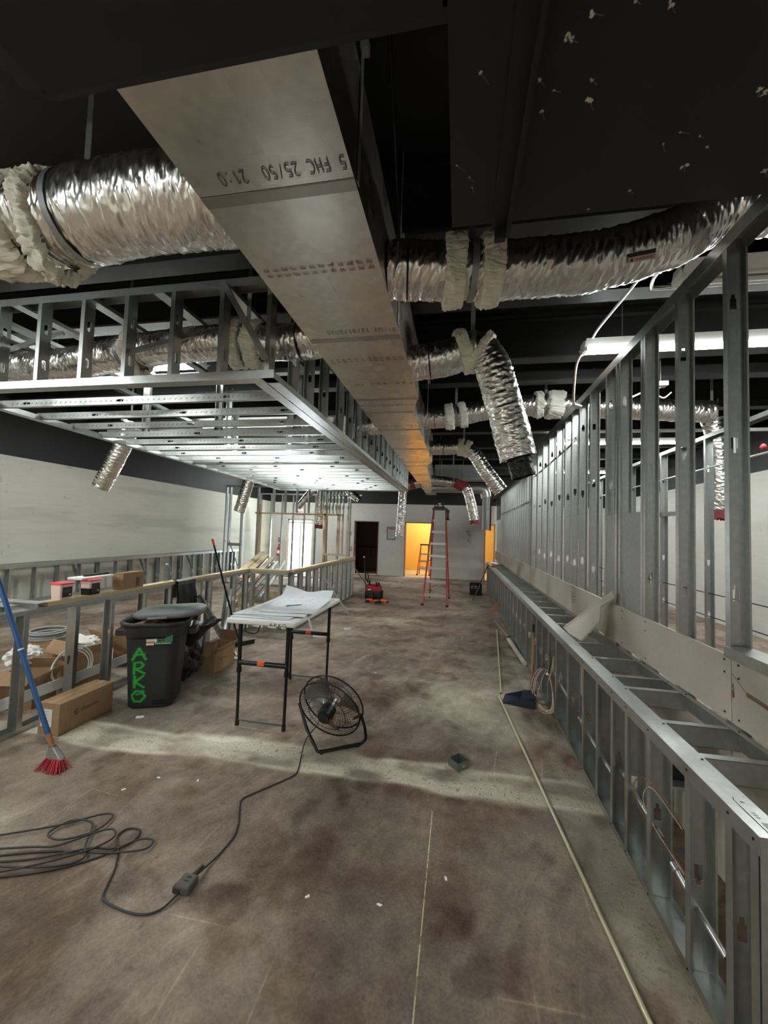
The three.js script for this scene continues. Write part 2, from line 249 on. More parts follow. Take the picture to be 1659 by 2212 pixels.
strip(1.7, 4.14, 3.5, -8.4, 'fluorescent strip in the room beyond the partition, second from the camera');
strip(1.7, 4.14, 3.5, -12.2, 'fluorescent strip in the far end of the room beyond the partition');
strip(-6.4, -3.96, 3.5, -0.6, 'fluorescent strip over the floor to the left of the camera');
strip(-6.8, -4.36, 3.5, -12.6, 'fluorescent strip over the corner by the exit door');
strip(-4.6, -2.16, 3.5, 1.9, 'fluorescent strip behind the camera on the left');
strip(0.5, 2.94, 3.5, 3.3, 'fluorescent strip before the wall behind the camera');
strip(-1.9, 0.5, 2.72, -16.2, 'fluorescent strip on the ceiling of the yellow room');

// ------------------------------------------------------------------ black plenum boxes at the top of the view
{ const p = thing('plenum_box', 'black painted plenum box swallowing the near end of the foil duct', 'plenum', [-0.6, 2.8, 0.4]);
  part(p, 'body', merge(box(1.08, 0.55, 2.5, 0, 0.275, 0)), M.blackPaint);
  part(p, 'flange', merge(box(1.1, 0.03, 0.03, 0, 0.02, -1.255), box(0.03, 0.03, 2.5, -0.555, 0.02, 0), box(0.03, 0.05, 2.5, -0.6, 0.05, 0)), M.blackBeam); }
{ const sp = [[0.03, -0.98, 5], [0.11, -1.01, 5], [0.14, -1.03, 5], [0.18, -1.02, 4], [0.31, -1.04, 4], [0.23, -0.94, 9], [0.27, -0.9, 6], [0.32, -1.09, 9], [0.2, -1.1, 4], [0.22, -1.05, 3], [0.35, -0.89, 5], [0.43, -0.91, 6], [0.67, -1.34, 8], [0.74, -1.13, 6], [0.76, -1.14, 7], [0.54, -1.41, 4], [0.57, -1.25, 3], [0.7, -1.28, 4], [0.43, -1.47, 4], [-0.03, -1.23, 3], [0.92, -1.39, 7], [0.01, -1.28, 2.5], [0.02, -1.32, 2.5], [0.6, -1.22, 3], [0.66, -1.24, 3]];
  const x0 = -0.05, x1 = 1.27, z0 = 1.65, z1 = -1.49, W = 752, H = 1792;
  const tex = canvasTex(W, H, (c) => { c.fillStyle = '#0d0c0c'; c.fillRect(0, 0, W, H); const U = W / (x1 - x0);
    for (let i = 0; i < 5000; i++) { c.fillStyle = rnd() > 0.5 ? 'rgba(30,28,26,.4)' : 'rgba(8,8,7,.4)'; c.fillRect(rnd() * W, rnd() * H, 2 + rnd() * 3, 2 + rnd() * 2); }
    for (const [x, z, r] of sp) { const px = (x - x0) * U, py = H - (z - z1) / (z0 - z1) * H; c.fillStyle = '#d6cbbd'; for (let k = 0; k < 7; k++) { c.beginPath(); c.ellipse(px + (rnd() - 0.5) * r * 1.1, py + (rnd() - 0.5) * r * 1.1, r * rr(0.15, 0.45), r * rr(0.15, 0.45), rnd() * 3, 0, 7); c.fill(); } c.strokeStyle = '#a99f92'; c.lineWidth = 0.9; c.beginPath(); c.moveTo(px, py); c.lineTo(px + rr(3, 16), py + rr(4, 18)); c.stroke(); } });
  const p = thing('plenum_box', 'large black duct box overhead, flecked with white paint splashes', 'plenum', [0, 0, 0]);
  const g = new THREE.BoxGeometry(x1 - x0, 0.6, z0 - z1); g.translate((x0 + x1) / 2, 3.1, (z0 + z1) / 2); const q = g.attributes.position; for (let i = 0; i < q.count; i++) g.attributes.uv.setXY(i, (q.getX(i) - x0) / (x1 - x0), (q.getZ(i) - z1) / (z0 - z1));
  part(p, 'body', g, std({ map: tex, roughness: 0.6 }));
  part(p, 'seam_flange', merge(box(0.055, 0.012, z0 - z1 + 0.02, 0.127, 2.794, (z0 + z1) / 2 - 0.01), box(0.012, 0.05, z0 - z1 + 0.02, 0.158, 2.777, (z0 + z1) / 2 - 0.01)), M.blackPaint);
  part(p, 'seam_bracket', box(0.04, 0.07, 0.025, 0.13, 2.78, -1.51), M.blackBeam);
}

// ------------------------------------------------------------------ main rectangular duct of foil faced board
{ const d = thing('rectangular_duct', 'long silver foil faced rectangular duct running down the room', 'duct', [0, 0, 0]);
  const foilBump = dataTex(512, 512, (i, j) => { const a = Math.max(i % 16 < 2 ? 1 : 0, j % 32 < 2 ? 1 : 0); const v = 100 + 60 * a + 24 * wrapN(i, j, 512, 9, 128); return [v, v, v]; }, false, 3.2, 3.2);
  const foilRough = dataTex(512, 512, (i, j) => { const v = 62 + 22 * wrapN(i, j, 512, 1, 7); return [v, v, v]; }, false, 1.1, 1.1);
  const foilC = dataTex(512, 512, (i, j) => { const a = (i % 16 < 2 || j % 32 < 2) ? 10 : 0; const v = 232 + 18 * wrapN(i, j, 512, 12, 9) - a; return [v, v - 2, v - 6]; }, true, 3.2, 3.2);
  const board = std({ color: C('#e6e1da'), metalness: 0.92, roughness: 1, roughnessMap: foilRough, bumpMap: foilBump, bumpScale: 0.0001, map: foilC });
  const tape = std({ color: C('#a9a49c'), metalness: 0.85, roughness: 0.33 });
  const y0 = 2.95, y1 = 3.42, L = (z) => -1.055 - 0.05 * clamp((-z - 5) / 9), pr = [[-0.7, -0.413], [-1.38, -0.413], [-2.58, -0.413], [-3.83, -0.413], [-4.3, -0.52], [-5.05, -0.515], [-6.25, -0.51], [-7.44, -0.505], [-7.85, -0.65], [-9.05, -0.68], [-10.27, -0.7], [-11.5, -0.73], [-12.7, -0.75], [-14.0, -0.77]];
  for (let i = 0; i + 1 < pr.length; i++) {
    const [za, xa] = pr[i], [zb, xb] = pr[i + 1], e = 0.0015, s = [[L(za), za - e], [xa, za - e], [xb, zb + e], [L(zb), zb + e]];
    const P3 = (k, y) => [s[k][0], y, s[k][1]], pos = [], uv = [];
    const quad = (a, b, c, dd, U) => { for (const q of [a, b, c, a, c, dd]) { pos.push(...q); uv.push(...U(q)); } };
    quad(P3(0, y0), P3(3, y0), P3(2, y0), P3(1, y0), (q) => [q[0], -q[2]]);
    const gb = new THREE.BufferGeometry(); gb.setAttribute('position', new THREE.Float32BufferAttribute(pos, 3)); gb.setAttribute('uv', new THREE.Float32BufferAttribute(uv, 2)); gb.computeVertexNormals();
    const sec = part(d, 'duct_section', gb, board);
    const p2 = [], u2 = []; const quad2 = (a, b, c, dd) => { for (const q of [a, b, c, a, c, dd]) { p2.push(...q); u2.push(q[2], q[1]); } };
    quad2(P3(1, y0), P3(2, y0), P3(2, y1), P3(1, y1)); quad2(P3(3, y0), P3(0, y0), P3(0, y1), P3(3, y1)); quad2(P3(0, y1), P3(1, y1), P3(2, y1), P3(3, y1)); if (i === pr.length - 2) quad2(P3(2, y0), P3(3, y0), P3(3, y1), P3(2, y1));
    const gs = new THREE.BufferGeometry(); gs.setAttribute('position', new THREE.Float32BufferAttribute(p2, 3)); gs.setAttribute('uv', new THREE.Float32BufferAttribute(u2, 2)); gs.computeVertexNormals(); part(sec, 'side_panel', gs, board);
    if (i > 0) part(sec, 'joint_tape', box(pr[i][1] - L(za), 0.003, i < 4 ? 0.05 : 0.03, (pr[i][1] + L(za)) / 2, y0 - 0.0015, za - (i < 4 ? 0.03 : 0)), i < 4 ? tape : M.galvDull);
  }
  // factory print on the foil: dark lettering, small red lines
  const print = (text, x, z, w, h, font, col) => { const t = canvasTex(1024, 96, (c) => { c.clearRect(0, 0, 1024, 96); c.fillStyle = col; c.font = font; c.textBaseline = 'middle'; c.fillText(text, 8, 50, 1008); });
    const g = new THREE.PlaneGeometry(w, h); g.applyMatrix4(new THREE.Matrix4().makeBasis(V(-1, 0, 0), V(0, 0, -1), V(0, -1, 0))); g.translate(x, y0 - 0.004, z); part(d, 'printed_lettering', g, printMat(t, 0.5)); };
  print('5 FHC 25/50  21:0', -0.735, -1.315, 0.635, 0.09, '80px monospace', 'rgba(40,38,38,.85)');
  print('21:09 12/31/2024', -0.735, -2.5, 0.63, 0.075, '80px monospace', 'rgba(40,38,38,.75)');
  print('M.A.D.  R-6.5  FHC', -0.735, -3.44, 0.63, 0.07, '80px monospace', 'rgba(40,38,38,.75)');
  print('M.A.D.  R-6.5  BOG', -0.79, -4.85, 0.52, 0.065, '80px monospace', 'rgba(40,38,38,.75)');
  const red = (z, h) => { const t = canvasTex(1024, 128, (c) => { c.clearRect(0, 0, 1024, 128); c.fillStyle = 'rgba(128,30,34,.9)'; for (let k = 0; k < 12; k++) for (let q = 0; q < 2; q++) for (let m = 0; m < 5; m++) { const x = 14 + k * 84 + m * 11; c.fillRect(x, 14 + q * 58 + rr(0, 8), rr(3, 6), rr(18, 40)); if (m % 2) c.fillRect(x - 6, 24 + q * 58, 12, 5); } });
    const g = new THREE.PlaneGeometry(0.6, h); g.applyMatrix4(new THREE.Matrix4().makeBasis(V(-1, 0, 0), V(0, 0, -1), V(0, -1, 0))); g.translate(-0.735, y0 - 0.004, z); part(d, 'warning_print', g, printMat(t, 0.5)); };
  red(-1.86, 0.095); red(-2.93, 0.085); red(-4.05, 0.06); red(-5.6, 0.06);
  for (const [z, yt] of [[-1.42, 3.95], [-2.46, 4.1], [-4.9, 4.1], [-8.3, 4.1]]) { part(d, 'hanger_strap', merge(box(0.004, yt - 2.96, 0.03, -0.408, (yt + 2.96) / 2, z), box(0.03, 0.05, 0.04, -0.4, 3.52, z)), M.galvDull); }
  part(d, 'hanger_rod', merge(rod([-0.36, 3.0, -2.3], [-0.36, 4.1, -1.6], 0.006), rod([-1.1, 3.0, -3.3], [-1.1, 4.1, -3.3], 0.006)), M.blackTube);
}
// ------------------------------------------------------------------ flexible foil ducts
function hoseGeo(pts, r, sd, openEnd = false) {
  const c = curve(pts), L = c.getLength(), ns = Math.max(24, Math.round(L / 0.0065)), nr = 72, fr = c.computeFrenetFrames(ns, false), pos = [], uv = [], idx = [];
  for (let i = 0; i <= ns; i++) { const p = c.getPointAt(i / ns), N = fr.normals[i], B = fr.binormals[i], s = i / ns * L, T0 = fr.tangents[i];
    for (let j = 0; j <= nr; j++) { const a = (j % nr) / nr * Math.PI * 2, ca = Math.cos(a), sa = Math.sin(a);
      const w = n3(s * 55 + sd + ca * 3, ca * 3.3 + 7, sa * 3.3 + sd) - 0.5, w2 = n3(s * 100 + sd, ca * 8 + 3, sa * 8) - 0.5, w3 = n3(s * 6 + sd, ca * 1.1, sa * 1.1 + 5) - 0.5;
      const rr0 = r * (1 + 0.006 * Math.sin(s / 0.05 * Math.PI * 2 + ca) + 0.07 * w + 0.05 * w2 + 0.08 * w3), sh = 0.01 * w3;
      pos.push(p.x + (N.x * ca + B.x * sa) * rr0 + T0.x * sh, p.y + (N.y * ca + B.y * sa) * rr0 + T0.y * sh, p.z + (N.z * ca + B.z * sa) * rr0 + T0.z * sh); uv.push(j / nr * 6.28 * r, s); } }
  for (let i = 0; i < ns; i++) for (let j = 0; j < nr; j++) { const a = i * (nr + 1) + j, b = a + nr + 1; idx.push(a, b, a + 1, b, b + 1, a + 1); }
  const g = new THREE.BufferGeometry(); g.setAttribute('position', new THREE.Float32BufferAttribute(pos, 3)); g.setAttribute('uv', new THREE.Float32BufferAttribute(uv, 2)); g.setIndex(idx); g.computeVertexNormals();
  return g;
}
// ragged ring of glass wool round a hose at curve parameter u
function woolGeo(pts, u, ri, th, hw, sd, rag = 1, tail = 0) {
  const c = curve(pts), p = c.getPointAt(u), t = c.getTangentAt(u), up = Math.abs(t.y) < 0.9 ? V(0, 1, 0) : V(1, 0, 0), N = V(0, 0, 0).crossVectors(t, up).normalize(), B = V(0, 0, 0).crossVectors(N, t).normalize(), na = 220, prof = [[-1, 0], [-1, 0.6], [-0.93, 0.93], [-0.7, 1], [-0.35, 1], [0, 1], [0.35, 1], [0.7, 1], [0.93, 0.93], [1, 0.6], [1, 0]], m = prof.length, pos = [], idx = [], uv = [];
  for (let i = 0; i <= na; i++) { const a = (i % na) / na * Math.PI * 2, ca = Math.cos(a), sa = Math.sin(a), dn = Math.pow(Math.max(0, -sa), 6), tip = 1 + 3 * tail * dn;
    const edge = (o) => 1 + rag * tip * (0.5 * (n3(ca * 2.5 + sd, sa * 2.5, o) - 0.5) + 0.45 * (n3(ca * 9 + sd, sa * 9, o) - 0.5) + 0.4 * (n3(ca * 22 + sd, sa * 22, o) - 0.5)), eL = edge(3.3), eR = edge(8.8), sw = 0.35 * rag * (n3(ca * 1.6 + sd, sa * 1.6, 5) - 0.5);
    for (let k = 0; k < m; k++) { const [x, y] = prof[k], ax = hw * (x * (x < 0 ? eL : eR) + sw);
      const R0 = ri + th * y * (0.85 + 0.5 * (n3(ca * 3 + sd, sa * 3, x * 1.5) - 0.3) + 0.35 * (n3(ca * 14, sa * 14 + sd, x * 4) - 0.5) + 0.3 * (n3(ca * 40, sa * 40 + sd, x * 9) - 0.5)) + tail * dn * (0.5 + n3(ca * 26, sd, x * 2));
      pos.push(p.x + t.x * ax + (N.x * ca + B.x * sa) * R0, p.y + t.y * ax + (N.y * ca + B.y * sa) * R0, p.z + t.z * ax + (N.z * ca + B.z * sa) * R0); uv.push(a * R0, ax + y * th); } }
  for (let i = 0; i < na; i++) for (let k = 0; k + 1 < m; k++) { const a = i * m + k, b = a + m; idx.push(a, a + 1, b, b, a + 1, b + 1); }
  const g = new THREE.BufferGeometry(); g.setAttribute('position', new THREE.Float32BufferAttribute(pos, 3)); g.setAttribute('uv', new THREE.Float32BufferAttribute(uv, 2)); g.setIndex(idx); g.computeVertexNormals(); return g;
}
function strapGeo(pts, u, r, top) { const c = curve(pts), p = c.getPointAt(u), t = c.getTangentAt(u); const ring = new THREE.CylinderGeometry(r, r, 0.035, 32, 1, true); ring.applyQuaternion(new THREE.Quaternion().setFromUnitVectors(V(0, 1, 0), t)); ring.translate(p.x, p.y, p.z); const ty = Math.max(top, p.y + r + 0.03); return merge(ring, box(0.035, ty - p.y - r + 0.01, 0.003, p.x, (ty + p.y + r) / 2, p.z)); }
let hs = 1;
function flex(label, pts, r, o = {}) {
  const t = thing('flexible_duct', label, 'duct', [0, 0, 0], 0, 'silver flexible ducts'); hs += 11.3;
  part(t, 'hose', hoseGeo(pts, r, hs), M.foil);
  for (const w of o.wool ?? []) part(t, 'insulation_wrap', woolGeo(pts, w[0], r * 0.9, w[1], w[2], hs + w[0] * 50, w[3] ?? 1, w[4] ?? 0), o.pale ? M.woolPale : M.wool);
  for (const s of o.strap ?? []) part(t, 'hanger_strap', strapGeo(pts, s, r * 1.06, o.top ?? 3.6), M.galvDull);
  if (o.cuff) { const c = curve(pts), e = c.getPointAt(1), k = c.getTangentAt(1); part(t, 'inner_sleeve', hoseGeo([e.clone().addScaledVector(k, -0.03).toArray(), e.clone().addScaledVector(k, o.cuff / 2).toArray(), e.clone().addScaledVector(k, o.cuff).toArray()], r * 0.66, hs + 3), o.cuffMat ?? M.blackTube); }
  if (o.ties) for (const u of o.ties) { const c = curve(pts), p = c.getPointAt(u), k = c.getTangentAt(u), g = new THREE.TorusGeometry(r * 1.02, 0.006, 6, 40); g.applyQuaternion(new THREE.Quaternion().setFromUnitVectors(V(0, 0, 1), k)); g.translate(p.x, p.y, p.z); part(t, 'cable_tie', g, M.blackTube); }
  if (o.tag) part(t, 'printed_tag', rot(new THREE.PlaneGeometry(0.12, 0.045), 0.72, 0, 0.12).translate(...o.tag), std({ map: canvasTex(128, 48, (c) => { c.fillStyle = '#c9aea4'; c.fillRect(0, 0, 128, 48); c.fillStyle = '#1b1b1b'; c.fillRect(0, 0, 128, 20); c.fillRect(8, 28, 12, 14); c.fillStyle = '#7d6f69'; for (let i = 0; i < 5; i++) c.fillRect(34 + i * 17, 30, 12, 9); }), roughness: 0.6, side: THREE.DoubleSide }));
  if (o.red) for (const w of o.red) part(t, 'red_tape_wrap', woolGeo(pts, w[0], r * 0.98, 0.014, w[1], hs, 1.1), M.redFilm);
  return t;
}
flex('big silver flexible duct with torn cream wool at the left edge', [[-1.04, 3.15, -1.62], [-1.5, 3.16, -1.6], [-2.0, 3.15, -1.62], [-2.6, 3.18, -1.62], [-3.4, 3.25, -1.7]], 0.195, { wool: [[0.42, 0.05, 0.045, 1.5, 0.08], [0.535, 0.05, 0.13, 0.7, 0.05]], strap: [0.36], top: 4.15 });
flex('silver flexible duct below the black box, two wool bands near the main duct', [[-0.42, 3.1, -2.15], [-0.05, 3.1, -2.2], [0.3, 3.11, -2.25], [0.7, 3.15, -2.3], [1.1, 3.28, -2.36], [1.5, 3.44, -2.4], [2.6, 3.45, -2.4]], 0.148, { wool: [[0.118, 0.05, 0.055, 0.35, 0.015], [0.182, 0.05, 0.055, 0.25, 0.01]], strap: [0.15], ties: [0.035], top: 4.15, tag: [0.9, 3.09, -2.19] });
flex('silver flexible duct bending down between two wool bands, open sleeve end', [[-0.42, 3.06, -3.3], [-0.12, 3.09, -3.3], [0.06, 3.15, -3.3], [0.2, 3.08, -3.3], [0.3, 2.82, -3.3], [0.39, 2.5, -3.3], [0.46, 2.24, -3.3]], 0.142, { wool: [[0.29, 0.05, 0.05, 0.35], [0.385, 0.045, 0.03, 0.6]], strap: [0.335], cuff: 0.15, ties: [0.1], top: 4.15 });
flex('silver flexible duct crossing level above the partition, four pale wool bands', [[-0.53, 3.24, -5.6], [-0.1, 3.27, -5.6], [0.5, 3.38, -5.62], [1.2, 3.42, -5.65], [1.8, 3.38, -5.7], [3.2, 3.32, -5.8]], 0.14, { pale: true, wool: [[0.1, 0.05, 0.06, 0.4], [0.148, 0.05, 0.05, 0.35], [0.42, 0.05, 0.05, 0.8], [0.475, 0.06, 0.1, 0.7]], strap: [0.124, 0.447], ties: [0.045], top: 4.15 });
flex('slim silver flexible duct hanging behind the big bent one', [[-0.52, 3.17, -7.2], [-0.2, 3.17, -7.2], [0.05, 3.17, -7.2], [0.25, 3.05, -7.2], [0.45, 2.75, -7.2], [0.72, 2.4, -7.2]], 0.125, { wool: [[0.33, 0.04, 0.05, 0.5], [0.4, 0.04, 0.05, 0.7]], strap: [0.365], ties: [0.14], top: 4.15 });
flex('far silver flexible duct with red tape at the bend and at the end', [[-0.72, 3.02, -10.5], [-0.3, 2.98, -10.5], [0.05, 2.88, -10.5], [0.2, 2.75, -10.5], [0.3, 2.45, -10.5], [0.38, 2.1, -10.5], [0.42, 1.88, -10.5]], 0.125, { red: [[0.41, 0.16], [0.97, 0.05]], strap: [0.3], top: 4.15 });
flex('silver flexible duct passing through the ceiling frame with two wool bands', [[-1.04, 3.09, -2.85], [-1.35, 3.08, -2.85], [-1.8, 3.11, -2.86], [-2.4, 3.11, -2.87], [-3.0, 3.06, -2.88], [-3.6, 3.0, -2.88], [-4.2, 3.05, -2.9]], 0.136, { wool: [[0.18, 0.045, 0.06, 0.6, 0.04], [0.225, 0.045, 0.05, 0.6, 0.05], [0.53, 0.045, 0.05, 0.7, 0.05]], strap: [0.205, 0.56], top: 4.15, ties: [0.06] });
flex('flexible duct end hanging below the left edge of the ceiling frame, nearest', [[-4.98, 3.2, -5.25], [-5.1, 2.85, -5.25], [-5.27, 2.5, -5.25], [-5.46, 2.17, -5.25]], 0.128, { strap: [0.02], top: 4.15 });
flex('flexible duct end hanging below the left edge of the ceiling frame, second', [[-5.25, 3.2, -9.5], [-5.36, 2.85, -9.5], [-5.48, 2.45, -9.5], [-5.61, 2.02, -9.5]], 0.14, { strap: [0.02], top: 4.15 });
flex('flexible duct end hanging slanted under the far edge of the ceiling frame', [[-4.3, 3.2, -11.55], [-4.4, 2.86, -11.55], [-4.6, 2.6, -11.55], [-4.86, 2.28, -11.55]], 0.1, { strap: [0.02], top: 4.15 });
flex('flexible duct end hanging straight under the far edge, pink ragged tip', [[-3.98, 3.2, -11.2], [-4.0, 2.7, -11.2], [-4.02, 2.2, -11.2], [-4.04, 1.66, -11.2]], 0.11, { red: [[0.97, 0.05]], strap: [0.02], top: 4.15 });
flex('short flexible duct stub peeping under the far edge of the ceiling frame', [[-3.3, 3.1, -11.0], [-3.12, 2.78, -11.0], [-2.85, 2.55, -11.0]], 0.11, { cuff: 0.09, cuffMat: M.foil, strap: [0.05], top: 4.15 });
flex('long flexible duct hanging straight down before the picture frame', [[-1.5, 3.2, -10.75], [-1.51, 2.6, -10.75], [-1.53, 2.0, -10.75], [-1.56, 1.5, -10.75]], 0.12, { strap: [0.02], top: 4.15 });
flex('flexible duct beyond the main duct with wool, seen past the frame studs', [[-1.05, 3.12, -5.42], [-1.25, 3.1, -5.42], [-1.7, 3.1, -5.42], [-2.2, 3.1, -5.42]], 0.125, { wool: [[0.5, 0.035, 0.06, 0.5], [0.66, 0.035, 0.06, 0.5]], strap: [0.58], top: 4.15 });
flex('flexible duct stub with red tape at the far end of the main duct', [[-1.06, 3.02, -11.0], [-1.2, 2.98, -11.0], [-1.5, 2.92, -11.0]], 0.13, { red: [[0.5, 0.06], [0.9, 0.05]] });
flex('flexible duct with a red tip hanging in the room beyond the partition', [[3.3, 3.28, -5.98], [3.38, 2.95, -6.0], [3.4, 2.5, -6.0], [3.4, 1.95, -6.0]], 0.12, { red: [[0.97, 0.06]], strap: [0.02], top: 4.15 });
// bare metal ducts at the far end
{ const t = thing('round_metal_duct', 'round galvanised duct with an elbow near the end wall', 'duct');
  part(t, 'pipe', rod([-0.72, 2.87, -11], [0.42, 2.87, -11], 0.13, 24), M.galv); part(t, 'elbow', tube([[0.4, 2.87, -11], [0.56, 2.86, -11], [0.68, 2.78, -11], [0.72, 2.62, -11]], 0.14, 10, 20), M.galv); part(t, 'drop', rod([0.72, 1.75, -11], [0.72, 2.64, -11], 0.1, 20), M.galvDull); part(t, 'collar', merge(rod([-0.74, 2.87, -11], [-0.68, 2.87, -11], 0.155, 24), rod([0.38, 2.87, -11], [0.44, 2.87, -11], 0.145, 24)), M.galv); }
{ const t = thing('metal_duct', 'dark rectangular galvanised duct crossing near the end wall', 'duct'); part(t, 'casing', box(1.5, 0.4, 0.6, 0.05, 3.38, -11.7), M.galvDull); part(t, 'angle_flange', merge(box(1.5, 0.05, 0.02, 0.05, 3.19, -11.39), box(1.5, 0.02, 0.06, 0.05, 3.17, -11.37)), M.galv); part(t, 'hanger_rod', merge(rod([0.1, 3.18, -11.37], [0.1, 4.1, -11.37], 0.008), rod([-0.5, 3.18, -11.37], [-0.5, 4.1, -11.37], 0.008)), M.galv); }

// ------------------------------------------------------------------ dropped ceiling frame of steel studs
{ const s = thing('ceiling_frame', 'dropped ceiling frame of galvanised studs and joists hanging on the left', 'frame');
  const yb = 2.7, yt = 3.46, zf = -2.6, zr = -10.45, xr = -1.32, xl = (z) => -4.45 - 0.07 * (-2.6 - z);
  const W = 0.092;
  for (const x of [-4.2, -3.8, -3.38, -2.96, -2.56, -2.15, -1.74, -1.36]) part(s, 'stud', studGeo(yt - yb, [0.2, 0.5], 'oval'), M.galv, [x, yb, zf - W], [0, -Math.PI / 2, 0]);
  part(s, 'front_bottom_track', trackGeo(xr - xl(zf), 0.094, 0.06, 1), M.galv, [xl(zf), yb, zf - 0.047]);
  part(s, 'front_top_track', trackGeo(xr - xl(zf), 0.094, 0.06, -1), M.galv, [xl(zf), yt, zf - 0.047]);
  for (const z of [-3.06, -3.4, -3.8, -4.36, -4.78, -5.2, -5.6, -6.05, -6.5, -6.95, -7.4, -7.8, -8.3, -8.75, -9.2, -9.6, -10.05, -10.4]) part(s, 'stud', studGeo(yt - yb, [0.3], 'key'), M.galv, [xr - W, yb, z]);
  part(s, 'side_bottom_track', alongZ(trackGeo(zf - zr, 0.094, 0.045, 1)), M.galv, [xr - 0.047, yb, zf]);
  part(s, 'side_top_track', alongZ(trackGeo(zf - zr, 0.094, 0.045, -1)), M.galv, [xr - 0.047, yt, zf]);
  part(s, 'ledger_track', alongZ(merge(box(zf - zr, T, 0.092, (zf - zr) / 2, 0, 0))), M.galv, [xr - 0.15, yb - 0.001, zf]);
  const ml = Math.hypot(0.55, 7.85), an = Math.atan2(0.55, 7.85); part(s, 'edge_track', alongZ(trackGeo(ml, 0.094, 0.05, 1)), M.galv, [xl(zf) + 0.047, yb, zf], [0, an, 0]);
  part(s, 'edge_track', alongZ(trackGeo(ml, 0.094, 0.05, -1)), M.galv, [xl(zf) + 0.047, yt, zf], [0, an, 0]);
  part(s, 'rear_track', trackGeo(xr - xl(zr), 0.094, 0.05, 1), M.galv, [xl(zr), yb, zr]);
  let k = 0; for (let z = -3.06; z > -10.4; z -= 0.4, k++) { const x0 = xl(z) + 0.05, L = xr - 0.1 - x0; const hs2 = []; for (let q = 0.35 + (k * 0.37) % 0.55; q < L; q += 1.05) hs2.push(q); 
    const g = studGeo(L, hs2, 'key', 0.07, 0.032).clone(); const j = part(s, 'joist', g, M.galv); g.rotateZ(-Math.PI / 2); g.rotateX(Math.PI); j.position.set(x0, yb + 0.004, z);
    const dim = []; if (z > -6.2) for (let q = 0.2; q < L - 0.1; q += 0.055) dim.push(rot(box(0.02, 0.004, 0.004), 0, 0, 0.7).translate(q, 0.034, 0.002)); if (dim.length) part(j, 'embossing', merge(dim), M.galv, [0, 0, 0]).userData.kind = 'stuff'; }
  for (const z of [-4.4, -6.0, -8.0]) part(s, 'cross_channel', merge(box(xr - xl(z) - 0.1, 0.04, 0.012, (xr + xl(z)) / 2, yb + 0.11, z), box(xr - xl(z) - 0.1, 0.004, 0.035, (xr + xl(z)) / 2, yb + 0.13, z)), M.galv);
  for (const x of [-4.1, -3.65, -2.95, -2.3, -1.75]) part(s, 'top_joist', alongZ(trackGeo(1.5, 0.092, 0.035, 1)), M.galv, [x, 3.4, zf]);
  part(s, 'top_runner', trackGeo(3.0, 0.092, 0.05, 1), M.galv, [-4.4, 3.36, -4.12]);
  for (const [a, b] of [[[-4.3, 2.95, -2.65], [-3.45, 3.28, -2.85]], [[-2.6, 2.95, -2.62], [-2.0, 3.15, -2.75]], [[-1.74, 3.42, -2.57], [-1.36, 2.82, -2.57]], [[-1.34, 3.4, -3.4], [-1.34, 2.95, -2.75]]]) part(s, 'brace', bar(a, b, 0.04, 0.02), M.galvDull);
  part(s, 'cross_conduit', rod([-2.2, 3.44, -4.6], [-1.5, 3.0, -6.6], 0.011), M.conduit); part(s, 'cross_conduit', rod([-2.15, 3.41, -4.6], [-1.45, 2.97, -6.6], 0.011), M.conduit);
  for (const [x, z] of [[-3.9, -4.3], [-2.9, -4.3], [-1.9, -4.3], [-3.9, -6.3], [-2.9, -6.3], [-3.4, -5.3], [-2.2, -5.3]]) part(s, 'hanger_stud', studGeo(0.92, [0.4], 'key'), M.galv, [x, yb + 0.05, z]);
}
